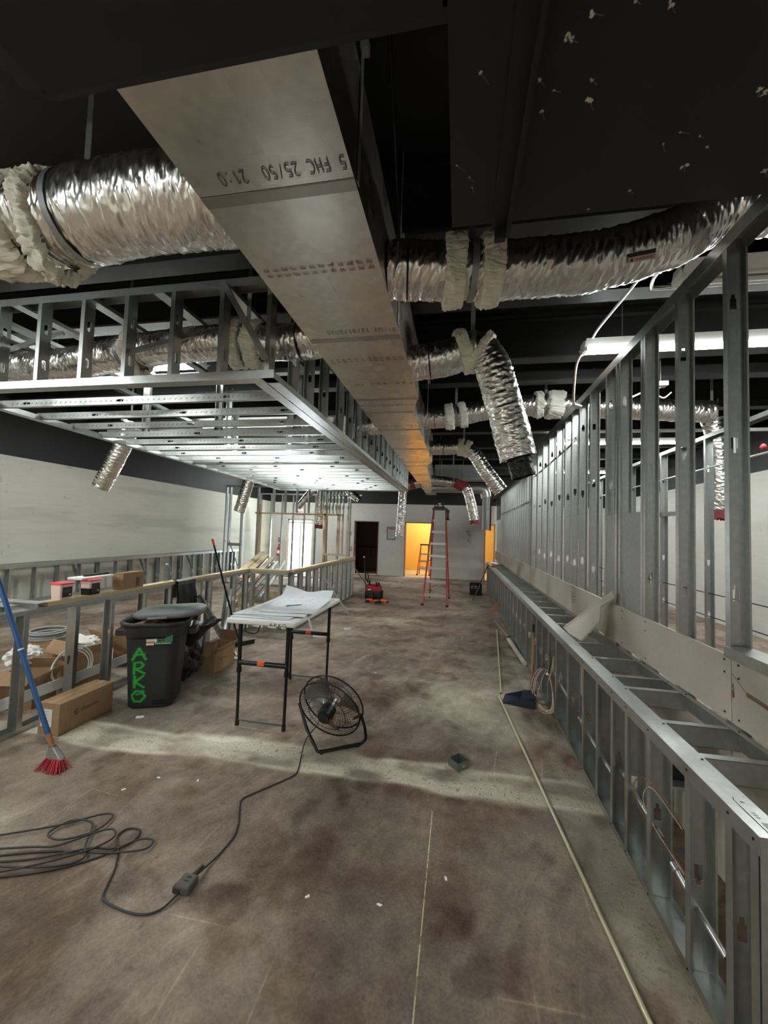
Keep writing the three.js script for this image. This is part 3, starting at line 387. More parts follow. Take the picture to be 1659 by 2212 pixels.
// ------------------------------------------------------------------ tall stud partition on the right
{ const s = thing('stud_partition', 'tall galvanised stud partition standing behind the bench frame on the right', 'partition');
  const x = 1.31, zs = [-1.36, -1.8, -2.24, -2.7, -3.14, -3.59, -3.9, -4.36, -4.73, -5.03, -5.34, -5.78, -6.24, -6.69, -7.12, -7.6], H1 = 3.2, y0 = 0.03;
  zs.forEach((z, i) => part(s, 'stud', studGeo(H1 - y0 - 0.005, i % 2 ? [1.3, 2.15, 2.75] : [1.34, 2.1, 2.82], i % 3 === 1 ? 'yek' : 'key'), M.galv, [x, y0, z - 0.035]));
  for (const z of [-3.18, -3.66]) part(s, 'stud', studGeo(H1 - y0 - 0.005, [1.3], 'key'), M.galv, [x + 0.092, y0, z], [0, Math.PI, 0]);
  part(s, 'top_track', alongZ(trackGeo(6.75, 0.094, 0.075, -1)), M.galv, [x + 0.046, H1, -0.95]);
  part(s, 'bottom_track', alongZ(trackGeo(13.7, 0.094, 0.04, 1)), M.galv, [x + 0.046, 0.002, -0.95]);
  let k = 0; for (let z = -7.95; z > -14.5; z -= 0.3, k++) part(s, 'stud', studGeo(2.9, [1.3, 2.1], k % 2 ? 'key' : 'yek'), M.galv, [x, y0, z]);
  part(s, 'top_track', alongZ(trackGeo(6.95, 0.094, 0.05, -1)), M.galv, [x + 0.046, 2.94, -7.72]);
  part(s, 'corner_stud', box(0.1, 2.92, 0.05, x + 0.05, 1.47, -7.72), M.galvDull);
  for (const [z, w] of [[-3.36, 0.34], [-3.8, 0.3]]) part(s, 'backing_plate', box(0.003, 0.75, w, x + 0.004, 1.46, z), M.galvDull);
  part(s, 'bridging_channel', merge(rod([x + 0.045, 2.72, -7.6], [x + 0.045, 2.78, -5.1], 0.012), rod([x + 0.045, 2.3, -14.4], [x + 0.045, 2.3, -7.8], 0.014)), M.galvDull);
  part(s, 'end_sheet', box(0.01, 0.75, 1.3, x - 0.004, 2.5, -13.7), M.galv);
  // gypsum strip above the bench, sheets butted at the seams, and the strip below it
  const sheets = [[-0.95, -2.21], [-2.213, -4.94], [-4.943, -7.7], [-7.703, -10.4], [-10.403, -13.1], [-13.103, -14.6]];
  for (const [a, b] of sheets) { part(s, 'gypsum_sheet', box(0.0127, 0.305, a - b - 0.003, 1.302, 0.933, (a + b) / 2), M.drywall); }
  for (const [a, b] of sheets.slice(0, 2)) { part(s, 'gypsum_sheet', box(0.0127, 0.3, a - b - 0.003, 1.302, 0.6, (a + b) / 2), M.drywall); part(s, 'gypsum_sheet', box(0.0127, 0.34, a - b - 0.003, 1.302, 0.17, (a + b) / 2), M.drywall); }
  part(s, 'middle_track', alongZ(box(4, 0.08, 0.004, 2, 0, 0)), M.galv, [1.3, 0.4, -0.95]);
  part(s, 'sill_track', alongZ(trackGeo(1.3, 0.115, 0.05, -1)), M.galv, [1.345, 1.125, -0.95]);
  const stain = canvasTex(512, 256, (c) => { c.clearRect(0, 0, 512, 256); c.strokeStyle = 'rgba(140,112,86,.75)'; c.lineCap = 'round'; c.lineWidth = 5; c.beginPath(); c.moveTo(20, 40); c.quadraticCurveTo(90, 80, 150, 120); c.stroke(); c.lineWidth = 26; c.beginPath(); c.moveTo(150, 118); c.quadraticCurveTo(260, 120, 500, 150); c.stroke(); c.lineWidth = 3; c.strokeStyle = 'rgba(110,84,62,.8)'; c.beginPath(); c.moveTo(16, 20); c.lineTo(18, 200); c.stroke(); c.fillStyle = 'rgba(120,92,66,.7)'; for (let k = 0; k < 14; k++) { c.beginPath(); c.ellipse(24 + rnd() * 12, 90 + rnd() * 90, 4 + rnd() * 7, 5 + rnd() * 9, 0, 0, 7); c.fill(); } });
  part(s, 'glue_stain', new THREE.PlaneGeometry(0.4, 0.2), printMat(stain, 0.9), [1.2945, 0.94, -2.02], [0, -Math.PI / 2, 0]);
  const st2 = canvasTex(256, 256, (c) => { c.clearRect(0, 0, 256, 256); c.strokeStyle = 'rgba(120,105,88,.7)'; c.lineWidth = 9; for (const [y, l] of [[90, 150], [140, 120], [180, 60]]) { c.beginPath(); c.moveTo(30, y); c.quadraticCurveTo(80, y + 30, 30 + l, y + 4); c.stroke(); } c.fillStyle = 'rgba(90,80,70,.6)'; c.fillRect(30, 80, 12, 60); });
  part(s, 'glue_stain', new THREE.PlaneGeometry(0.26, 0.2), printMat(st2, 0.9), [1.2945, 0.95, -4.83], [0, -Math.PI / 2, 0]);
  const sc = []; for (const z of [-2.16, -2.26, -3.1, -3.5, -4.88, -5.0]) for (const y of [0.81, 1.0, 1.06]) sc.push([1.2945, y, z]); part(s, 'screws', screwGeo(sc, 'x', 0.005), M.screw).userData.kind = 'stuff';
}
// second stud row in the room beyond
{ const s = thing('stud_partition', 'second row of studs in the brightly lit room beyond the partition', 'partition');
  const x = 3.0; for (let i = 0; i < 12; i++) part(s, 'stud', studGeo(2.92, [0.7, 1.35, 2.5], 'key'), M.galv, [x, 0.03, -3.4 - i * 0.55]);
  part(s, 'top_track', alongZ(trackGeo(7, 0.094, 0.05, -1)), M.galv, [x + 0.046, 2.96, -3.2]); part(s, 'bottom_track', alongZ(trackGeo(7, 0.094, 0.04, 1)), M.galv, [x + 0.046, 0.002, -3.2]);
  part(s, 'bridging_channel', rod([x + 0.045, 2.55, -10], [x + 0.045, 2.55, -3.2], 0.012), M.conduit); part(s, 'wiring', merge(rod([x + 0.045, 0.72, -10], [x + 0.045, 0.72, -3.2], 0.006), rod([x + 0.045, 1.0, -10], [x + 0.045, 1.0, -3.2], 0.006)), M.rubber);
  part(s, 'header', merge(box(0.1, 0.06, 2.4, x + 0.05, 2.02, -7.6)), M.galv);
}
{ const t = thing('red_rag', 'small red plastic knot tied to a stud beyond the partition', 'rag'); const g = new THREE.IcosahedronGeometry(0.024, 3); const p = g.attributes.position; for (let i = 0; i < p.count; i++) { const s = 1 + 0.6 * (n3(p.getX(i) * 30, p.getY(i) * 30, p.getZ(i) * 30) - 0.5); p.setXYZ(i, p.getX(i) * s, p.getY(i) * s * 1.3, p.getZ(i) * s); } g.computeVertexNormals(); part(t, 'knot', g, M.red, [2.93, 2.58, -4.5]); }
// conduits at the ceiling on the right
{ const t = thing('conduit', 'pair of bent metal conduits running to the strip light on the right', 'conduit'); part(t, 'run', tube([[1.28, 3.56, -2.7], [1.27, 3.56, -3.2], [1.24, 3.58, -3.9], [1.24, 3.56, -4.12]], 0.013, 20, 8), M.conduit);
  part(t, 'run', tube([[1.36, 3.54, -2.7], [1.36, 3.54, -3.12], [1.39, 3.54, -3.24], [1.5, 3.54, -3.27], [5.1, 3.54, -3.27]], 0.013, 60, 8, false, 0.1), M.conduit); part(t, 'clip', box(0.03, 0.035, 0.035, 1.6, 3.545, -3.27), M.galv); }
{ const t = thing('cable', 'grey flexible cable hanging from the left end of the lit strip light', 'cable'); part(t, 'cord', tube([[1.2, 3.5, -4.2], [1.15, 3.42, -4.22], [1.13, 3.3, -4.25], [1.13, 3.0, -4.3], [1.2, 2.98, -4.4]], 0.012, 30, 8), M.cable); part(t, 'connector', rod([1.13, 2.99, -4.3], [1.22, 2.99, -4.38], 0.018), M.conduit); }
{ const t = thing('junction_box', 'small metal junction box with a cable loop under the lit strip', 'box', [2.2, 3.38, -4.9]); part(t, 'body', box(0.12, 0.05, 0.1), M.galv); part(t, 'cable_loop', tube([[0, -0.02, 0], [-0.05, -0.1, 0.02], [0.02, -0.16, 0.02], [0.1, -0.1, 0.02]], 0.008, 24, 6), M.cable); part(t, 'cable_feed', rod([-0.05, -0.02, 0], [-0.4, -0.2, 0.1], 0.01), M.cable); part(t, 'hanger', rod([0, 0.02, 0], [0, 0.77, 0], 0.005), M.galv); }
{ const t = thing('pipe', 'long white pipe crossing the room beyond the partition', 'pipe'); part(t, 'run', rod([1.5, 3.18, -6.2], [5.15, 3.18, -6.2], 0.025, 12), M.whitePlastic); part(t, 'hanger', rod([3.5, 3.2, -6.2], [3.5, 3.62, -6.2], 0.006), M.galv); }

// ------------------------------------------------------------------ bench frame along the right side
const benchStuds = [-1.445, -1.56, -1.8, -2.12, -2.37, -2.57, -2.82, -3.11, -3.5, -3.9, -4.21, -4.5, -4.8, -5.1, -5.5, -5.92, -6.3, -6.7, -7.1, -7.5, -7.9, -8.3, -8.7, -9.1, -9.5, -9.9, -10.3, -10.7, -11.1, -11.5, -11.9, -12.3, -12.7];
{ const s = thing('bench_frame', 'low galvanised steel bench frame running along the right side', 'frame'); const x = 0.89, H = 0.77, ze = -12.9, zs = -1.4;
  benchStuds.forEach((z, i) => part(s, 'stud', studGeo(H - 0.006, [0.36], i % 2 ? 'key' : 'yek'), M.galv, [x + 0.001, 0.003, z]));
  part(s, 'top_track', alongZ(trackGeo(zs - ze, 0.094, 0.055, -1)), M.galv, [x + 0.046, H, zs]);
  part(s, 'bottom_track', alongZ(trackGeo(zs - ze, 0.094, 0.035, 1)), M.galv, [x + 0.046, 0.001, zs]);
  part(s, 'ledger_track', merge(alongZ(box(zs - ze, 0.092, T, (zs - ze) / 2, 0, 0)).translate(1.2925, H - 0.046, zs), alongZ(box(zs - ze, T, 0.032, (zs - ze) / 2, 0, 0)).translate(1.277, H, zs)), M.galv);
  const js = [-1.47, -1.85, -2.15, -2.58, -2.78, -3.16, -3.57]; for (let z = -4.27; z > -12.8; z -= 0.45) js.push(z);
  for (const z of js) { const g = studGeo(0.32, [], 'key', 0.092, 0.038).clone(); g.rotateZ(-Math.PI / 2); g.rotateX(Math.PI); part(s, 'joist', g, M.galv, [x + 0.078, H - 0.094, z]); }
  part(s, 'end_plate', merge(box(0.094, H, T, x + 0.047, H / 2, zs), box(0.31, 0.055, T, x + 0.25, H - 0.03, zs)), M.galv);
  const sc = []; for (const z of benchStuds.slice(0, 16)) sc.push([x - 0.0015, H - 0.022, z + 0.02], [x - 0.0015, 0.018, z + 0.02]); part(s, 'screws', screwGeo(sc, 'x'), M.screw).userData.kind = 'stuff';
  const s2 = []; for (const z of js.slice(0, 9)) s2.push([x + 0.078, H + 0.0015, z + 0.02], [1.277, H + 0.0015, z + 0.02]); part(s, 'screws', screwGeo(s2, 'y'), M.screw).userData.kind = 'stuff';
  const mk = canvasTex(512, 128, (c) => { c.clearRect(0, 0, 512, 128); c.strokeStyle = '#1c1c1c'; c.lineWidth = 6; c.beginPath(); c.moveTo(20, 70); c.lineTo(60, 84); c.lineTo(500, 84); c.stroke(); c.fillStyle = '#222'; c.font = 'bold 40px sans-serif'; c.fillText('4', 70, 56); c.fillText('r r r', 210, 56); for (let k = 0; k < 4; k++) c.fillRect(330, 26 + k * 10, 90, 4); });
  part(s, 'factory_mark', new THREE.PlaneGeometry(0.2, 0.06).rotateX(-Math.PI / 2).rotateY(-Math.PI / 2), printMat(mk), [x + 0.046, H + 0.0015, -1.5]);
}
{ const t = thing('drain_pipe', 'white plastic drain pipe standing inside the bench frame', 'pipe', [1.1, 0, -2.72]); part(t, 'pipe', rod([0, 0.0, 0], [0, 0.6, 0], 0.042, 20), M.whitePlastic); part(t, 'coupling', merge(rod([0, 0.36, 0], [0, 0.45, 0], 0.05, 20), rod([0, 0.0, 0], [0, 0.05, 0], 0.048, 20)), M.whitePlastic); }
{ const t = thing('cable_tray_box', 'black plastic box fixed inside the near end of the bench frame', 'box', [1.12, 0.46, -2.42]); part(t, 'body', rbox(0.16, 0.1, 0.14, 0.008), M.blackPlastic); part(t, 'bracket', merge(box(0.16, 0.004, 0.3, 0, -0.055, 0), box(0.004, 0.05, 0.3, 0.08, -0.08, 0)), M.galvDull); part(t, 'support', merge(box(0.02, 0.4, 0.02, 0.08, -0.255, 0.14), box(0.02, 0.4, 0.02, 0.08, -0.255, -0.14)), M.galvDull); }
for (const [z0, z1, y, l] of [[-1.62, -1.95, 0.22, 'bright conduit stub low in the bench frame, nearest the camera'], [-2.05, -2.5, 0.3, 'bright conduit stub low in the bench frame, second from the camera'], [-2.62, -3.3, 0.24, 'bright conduit stub low in the bench frame, third from the camera'], [-3.5, -4.1, 0.3, 'bright conduit stub in the bench frame by the cable coil']]) { const t = thing('conduit_stub', l, 'conduit', [0, 0, 0], 0, 'conduit stubs in the bench frame'); part(t, 'pipe', tube([[0.93, y, z0], [0.935, y + 0.005, (z0 + z1) / 2], [0.94, y + 0.02, z1]], 0.011, 12, 10), M.conduit); part(t, 'coupling', rod([0.94, y + 0.02, z1], [0.941, y + 0.021, z1 - 0.04], 0.016, 12), M.galv); }
{ const t = thing('wire_loop', 'loose copper and white wires looping inside the bench frame', 'wire'); part(t, 'copper_wire', tube([[0.93, 0.46, -1.9], [0.9, 0.52, -2.0], [0.88, 0.52, -2.12], [0.87, 0.44, -2.2], [0.88, 0.35, -2.16], [0.92, 0.31, -2.04], [0.94, 0.28, -1.9]], 0.002, 60, 6), M.copper); part(t, 'white_wire', tube([[0.93, 0.45, -1.9], [0.9, 0.5, -2.02], [0.89, 0.49, -2.1], [0.885, 0.41, -2.14], [0.9, 0.34, -2.08], [0.94, 0.27, -1.9]], 0.002, 60, 6), M.cable); }
{ const t = thing('bottle_cap', 'small red plastic cap lying inside the near end of the bench', 'cap', [0.97, 0.002, -1.62]); part(t, 'cap', lathe([[0, 0], [0.02, 0], [0.022, 0.004], [0.02, 0.02], [0.0, 0.022]], 20), M.red); part(t, 'ridges', merge(Array.from({ length: 16 }, (_, i) => box(0.002, 0.016, 0.003, 0.0215, 0.01, 0).rotateY(i / 16 * 6.283))), M.red); }
{ // gypsum offcut leaning on the bench
  const t = thing('gypsum_offcut', 'broken piece of gypsum board leaning across the bench frame', 'board'); const pts = [[-0.04, -0.03], [0.64, -0.01], [0.7, 0.1], [0.515, 0.078], [0.527, 0.26], [0.308, 0.345], [0.09, 0.13]];
  const A = V(1.02, 0.775, -4.1), B = V(1.283, 1.19, -3.66), C0 = V(1.03, 0.772, -3.6), u = B.clone().sub(A).normalize(), nn = V(0, 0, 0).crossVectors(B.clone().sub(A), C0.clone().sub(A)).normalize(), v = V(0, 0, 0).crossVectors(nn, u); const g = extrude(pts, 0.0127, 0.0005); g.applyMatrix4(new THREE.Matrix4().makeBasis(u, v, nn).setPosition(A)); part(t, 'board', g, M.drywall);
  const e = bar(A.toArray(), B.toArray(), 0.016, 0.003); part(t, 'torn_edge', e, M.gypsum); }
// ------------------------------------------------------------------ wood capped half wall on the left
{ const s = thing('half_wall', 'waist high steel stud wall capped with pine boards, zigzagging on the left', 'wall frame'); const xf = -3.26, W = 0.092, yt = 0.93, h = yt - 0.006;
  [-1.75, -2.17, -2.59, -2.98, -3.38, -3.79, -4.18, -4.69, -4.95, -5.55, -5.9].forEach((z, i) => { if (i % 4 === 3) part(s, 'stud', studGeo(h, [0.42], 'oval'), M.galv, [xf, 0.003, z], [0, Math.PI, 0]); else part(s, 'stud', studGeo(h, [0.55], 'oval'), M.galv, [xf - W, 0.003, z]); });
  part(s, 'bottom_track', alongZ(trackGeo(4.4, 0.094, 0.035, 1)), M.galv, [xf - 0.046, 0.001, -1.6]); part(s, 'top_track', alongZ(trackGeo(4.4, 0.094, 0.035, -1)), M.galv, [xf - 0.046, yt, -1.6]);
  const cap = (x, z, L, ry) => part(s, 'cap_board', (() => { const g = rbox(L, 0.038, 0.1, 0.004, L / 2, 0.02, 0); const uv = g.attributes.uv, p = g.attributes.position; for (let i = 0; i < uv.count; i++) uv.setXY(i, p.getZ(i), p.getX(i) * 0.6 + x); return g; })(), M.pine, [x, yt, z], [0, ry, 0]);
  cap(xf - 0.046, -2.72, 1.55, Math.PI / 2); cap(xf - 0.046, -4.44, 1.5, Math.PI / 2); 
  cap(xf + 0.004, -5.96, 0.64, 0); for (const x of [-3.2, -2.95, -2.72]) part(s, 'stud', studGeo(h, [0.42], 'oval'), M.galv, [x, 0.003, -6.0], [0, -Math.PI / 2, 0]);
  part(s, 'top_track', trackGeo(0.66, 0.094, 0.035, -1), M.galv, [-3.26, yt, -5.96]); part(s, 'bottom_track', trackGeo(0.66, 0.094, 0.035, 1), M.galv, [-3.26, 0.001, -5.96]);
  cap(-2.6, -6.02, 3.85, Math.PI / 2); for (let i = 0; i < 11; i++) part(s, 'stud', studGeo(h, [0.42], 'oval'), M.galv, [-2.646, 0.003, -6.05 - i * 0.375]);
  part(s, 'top_track', alongZ(trackGeo(3.9, 0.094, 0.035, -1)), M.galv, [-2.6, yt, -6.0]); part(s, 'bottom_track', alongZ(trackGeo(3.9, 0.094, 0.035, 1)), M.galv, [-2.6, 0.001, -6.0]);
  for (const [a, b] of [[[-2.55, 0.7, -7.5], [-2.06, 0.015, -7.58]], [[-2.55, 0.72, -9.75], [-2.1, 0.015, -10.1]], [[-2.55, 0.62, -6.4], [-2.2, 0.015, -6.0]]]) part(s, 'brace', merge(bar(a, b, 0.03, 0.004), bar(a, b, 0.004, 0.03), box(0.11, 0.003, 0.04, b[0] + 0.045, 0.004, b[2])), M.galv);
}
{ const t = thing('sheet_metal_offcut', 'bent galvanised channel lying on the near end of the half wall', 'offcut'); part(t, 'channel', merge(box(0.55, 0.002, 0.1, -3.5, 0.975, -2.66), box(0.55, 0.035, 0.002, -3.5, 0.955, -2.61), box(0.6, 0.002, 0.09, -3.55, 0.985, -2.45)), M.galv); part(t, 'flap', merge(rot(box(0.5, 0.002, 0.12), 0.5, 0.2, 0.35).translate(-3.6, 0.9, -2.5)), M.galvDull); }
// scrap studs leaning against the half wall
{ const t = thing('scrap_stud', 'steel stud offcut leaning against the half wall, slanting to the right', 'stud'); const g = studGeo(1.02, [], 'key').clone(); const A = V(-2.72, 0.01, -4.62), B = V(-3.2, 0.74, -4.54); g.applyQuaternion(new THREE.Quaternion().setFromUnitVectors(V(0, 1, 0), B.clone().sub(A).normalize())); g.scale(0.86, 0.86, 0.86); part(t, 'channel', g, M.galv, A.toArray()); part(t, 'foot_tab', box(0.14, 0.003, 0.07, -2.66, 0.006, -4.6), M.conduit); }
{ const t = thing('scrap_stud', 'pale steel stud offcut leaning on the half wall beside the push broom', 'stud'); const g = studGeo(0.8, [], 'key').clone(); const A = V(-3.06, 0.01, -4.86), B = V(-3.2, 0.8, -5.2); g.applyQuaternion(new THREE.Quaternion().setFromUnitVectors(V(0, 1, 0), B.clone().sub(A).normalize())); part(t, 'channel', g, M.conduit, A.toArray()); part(t, 'return_lip', bar([-3.05, 0.02, -4.82], [-3.19, 0.78, -5.15], 0.004, 0.03), M.conduit); }
// ------------------------------------------------------------------ low frame along the left wall
{ const s = thing('bench_frame', 'low steel bench frame along the far left wall', 'frame'); const x = -7.0, H = 0.9;
  let k = 0; for (let z = -4.0; z > -11.9; z -= 0.41, k++) { part(s, 'stud', studGeo(H - 0.01, [0.4], 'oval'), M.galv, [x - 0.092, 0.003, z]); if (k % 2) part(s, 'rear_stud', studGeo(H - 0.01, [0.4], 'oval'), M.galvDull, [x - 0.3, 0.003, z - 0.16]); if (k % 4 === 2) part(s, 'brace', bar([x - 0.25, 0.86, z], [x - 0.05, 0.5, z + 0.02], 0.06, 0.02), M.galvDull); }
  part(s, 'top_track', alongZ(trackGeo(8.1, 0.094, 0.06, -1)), M.galv, [x - 0.046, H, -3.9]); part(s, 'bottom_track', alongZ(trackGeo(8.1, 0.094, 0.04, 1)), M.galv, [x - 0.046, 0.001, -3.9]); part(s, 'rear_track', alongZ(trackGeo(8.1, 0.06, 0.05, -1)), M.galv, [x - 0.26, H, -3.9]);
  part(s, 'shelf_track', alongZ(box(3, 0.04, 0.09, 1.5, 0, 0)), M.galvDull, [x - 0.05, 0.28, -4.2]);
}
// ------------------------------------------------------------------ framed wall with a window opening at the back left
{ const s = thing('framed_wall', 'tall stud wall with a pine framed opening before the exit door', 'partition'); const z = -10.6, top = 2.82;
  for (const x of [-6.62, -6.5, -6.12, -5.62]) part(s, 'stud', studGeo(top, [1.2], 'key'), M.galv, [x, 0.003, z], [0, -Math.PI / 2, 0]);
  for (const x of [-5.15, -4.8, -4.45, -4.1, -3.75]) part(s, 'cripple_stud', studGeo(top - 2.08, [], 'key'), M.galv, [x, 2.07, z], [0, -Math.PI / 2, 0]);
  for (const x of [-3.6, -3.2, -3.1, -2.96]) part(s, 'stud', studGeo(top - 0.98, [0.6, 1.2], 'key'), M.galv, [x, 0.97, z], [0, -Math.PI / 2, 0]);
  for (const x of [-3.5, -3.4, -3.3]) part(s, 'cripple_stud', studGeo(top - 2.08, [], 'key'), M.galv, [x, 2.07, z], [0, -Math.PI / 2, 0]);
  part(s, 'wood_post', box(0.04, 2.3, 0.09, -5.56, 1.15, z + 0.05), M.pine); part(s, 'wood_post', box(0.06, 2.3, 0.09, -3.62, 1.15, z + 0.05), M.pine); part(s, 'wood_post', box(0.05, 1.2, 0.09, -3.24, 1.68, z + 0.05), M.pine);
  part(s, 'wood_header', box(2.6, 0.045, 0.09, -4.4, 2.04, z + 0.05), M.pine); part(s, 'wood_sill', box(0.7, 0.05, 0.1, -3.3, 0.95, z + 0.05), M.pine);
  part(s, 'top_track', trackGeo(3.7, 0.094, 0.04, -1), M.galv, [-6.65, top, z + 0.046]); part(s, 'bottom_track', trackGeo(3.7, 0.094, 0.035, 1), M.galv, [-6.65, 0.001, z + 0.046]);
  part(s, 'stub_studs_base', merge([-3.55, -3.25, -2.98].map((x) => box(0.04, 0.92, 0.09, x, 0.46, z + 0.05))), M.galv);
  part(s, 'blocking', merge(box(0.42, 0.08, 0.09, -6.32, 1.12, z + 0.05)), M.galvDull); part(s, 'brace', bar([-6.45, 1.2, z + 0.12], [-5.9, 0.5, z + 0.5], 0.03, 0.03), M.galvDull);
}
{ const s = thing('framed_wall', 'rear row of slim studs behind the pine framed opening', 'partition'); const z = -12.8; for (let i = 0; i < 9; i++) part(s, 'stud', studGeo(2.8, [1.2], 'key'), M.galv, [-6.7 + i * 0.4, 0.003, z], [0, -Math.PI / 2, 0]); part(s, 'top_track', trackGeo(3.6, 0.094, 0.04, -1), M.galv, [-6.75, 2.81, z + 0.046]); part(s, 'bottom_track', trackGeo(3.6, 0.094, 0.035, 1), M.galv, [-6.75, 0.001, z + 0.046]); }
// lumber pile
{ const labels = ['pine board on top of the lumber pile, rising highest', 'pine board second from the top of the lumber pile', 'pine board on the right of the lumber pile', 'steel stud in the middle of the lumber pile', 'steel stud lying on the right of the lumber pile', 'steel stud low on the left of the lumber pile', 'steel stud low in the lumber pile, centre', 'steel stud at the bottom right of the lumber pile', 'long pine plank at the foot of the lumber pile', 'bright steel stud at the top right of the lumber pile'];
  const at = [[-4.4, 0.66, 0, 1], [-4.22, 0.6, 1, 1], [-4.0, 0.54, 2, 1], [-4.3, 0.46, 3, 0], [-3.95, 0.42, 4, 0], [-4.35, 0.3, 5, 0], [-4.1, 0.27, 6, 0], [-3.85, 0.24, 7, 0], [-4.35, 0.12, 8, 1], [-3.72, 0.44, 9, 0]];
  const bearer = thing('timber_block', 'pair of timber blocks carrying the lumber pile', 'block'); part(bearer, 'block', box(0.9, 0.08, 0.09, -4.1, 0.04, -7.6), M.pine); part(bearer, 'block', box(0.9, 0.08, 0.09, -4.5, 0.04, -9.2), M.pine); part(bearer, 'prop', box(0.6, 0.14, 0.09, -4.3, 0.15, -8.4), M.pine);
  at.forEach(([x, y, i, wood]) => { const t = thing(wood ? 'lumber_board' : 'steel_stud', labels[i], wood ? 'board' : 'stud', [x, y, -7.5 + (i % 3) * 0.12], 17 * R, 'lumber pile'); t.rotation.order = 'YXZ'; t.rotation.x = 6.5 * R;
    if (wood) { part(t, 'board', rbox(0.13, 0.036, 2.7, 0.004, 0, 0, -1.35), M.pine); part(t, 'end_grain', box(0.124, 0.03, 0.002, 0, 0, 0.0005), M.handleWood); } else { const g = studGeo(2.7, [0.6, 1.2, 1.8], 'key').clone(); g.rotateX(-Math.PI / 2); g.translate(-0.046, 0, 0); part(t, 'channel', g, M.galv); part(t, 'inner_stud', box(0.05, 0.02, 2.6, 0, 0.02, -1.33), M.galvDull); } });
}

// ------------------------------------------------------------------ table with drawings
const lettering = (w, h, draw) => canvasTex(w, h, (c) => { c.clearRect(0, 0, w, h); draw(c); });
{ const t = thing('folding_table', 'small white folding table with tall black legs', 'table', [-1.55, 0, -3.63]);
  const top = rbox(0.6, 0.042, 1.24, 0.016, 0, 0.862, 0, 4); part(t, 'table_top', top, M.whitePlastic);
  for (const sz of [1, -1]) { const z = sz * 0.53;
    for (const sx of [-1, 1]) { const l = part(t, 'leg', merge(rod([sx * 0.205, 0.01, z], [sx * 0.21, 0.48, z], 0.0125, 12), rod([sx * 0.21, 0.44, z], [sx * 0.212, 0.845, z], 0.0165, 12), rod([sx * 0.21, 0.43, z], [sx * 0.21, 0.47, z], 0.021, 12)), M.blackTube); part(l, 'foot_cap', rod([sx * 0.205, 0, z], [sx * 0.205, 0.045, z], 0.017, 12), M.rubber); }
    const cb = part(t, 'cross_bar', rod([-0.21, 0.51, z], [0.21, 0.51, z], 0.021, 14), M.blackTube); part(cb, 'orange_clip', rbox(0.06, 0.034, 0.03, 0.004, -0.01, 0.518, z + 0.012), M.orange);
    part(t, 'floor_bar', rod([-0.205, 0.045, z], [0.205, 0.045, z], 0.0075, 10), std({ color: C('#4c5050'), metalness: 0.5, roughness: 0.4 })); }
  part(t, 'carry_handle', tube([[-0.13, 0.842, 0.6], [-0.12, 0.79, 0.615], [-0.03, 0.78, 0.615], [0.0, 0.842, 0.6]], 0.006, 24, 6), M.blackTube);
  part(t, 'marker_lettering', new THREE.PlaneGeometry(0.16, 0.036), printMat(lettering(512, 128, (c) => { c.strokeStyle = '#262626'; c.lineWidth = 12; c.lineCap = c.lineJoin = 'round'; const L = [[[20, 110], [60, 25], [100, 110]], [[34, 80], [88, 80]], [[150, 110], [150, 28], [200, 35], [205, 62], [155, 72], [210, 112]], [[270, 25], [270, 110]], [[330, 25], [275, 72], [340, 110]]]; for (const p of L) { c.beginPath(); p.forEach((q, i) => (i ? c.lineTo(...q) : c.moveTo(...q))); c.stroke(); } c.beginPath(); c.ellipse(430, 68, 46, 38, 0, 0, 7); c.stroke(); })), [0.16, 0.858, 0.6212]);
}
function sheetGeo(w, d, amp, sd, curl = 0) { const g = new THREE.PlaneGeometry(w, d, 30, 30).rotateX(-Math.PI / 2); const p = g.attributes.position; for (let i = 0; i < p.count; i++) { const x = p.getX(i), z = p.getZ(i), u = x / w, v = z / d; let y = amp * n2(x * 6 + sd, z * 6) + curl * Math.pow(Math.max(0, -v - 0.28) / 0.22, 2) * (0.6 + 0.8 * n2(x * 5 + sd, 3)) + curl * 0.35 * Math.pow(Math.max(0, -u - 0.3) / 0.2, 2); p.setY(i, y); } g.computeVertexNormals(); return g; }
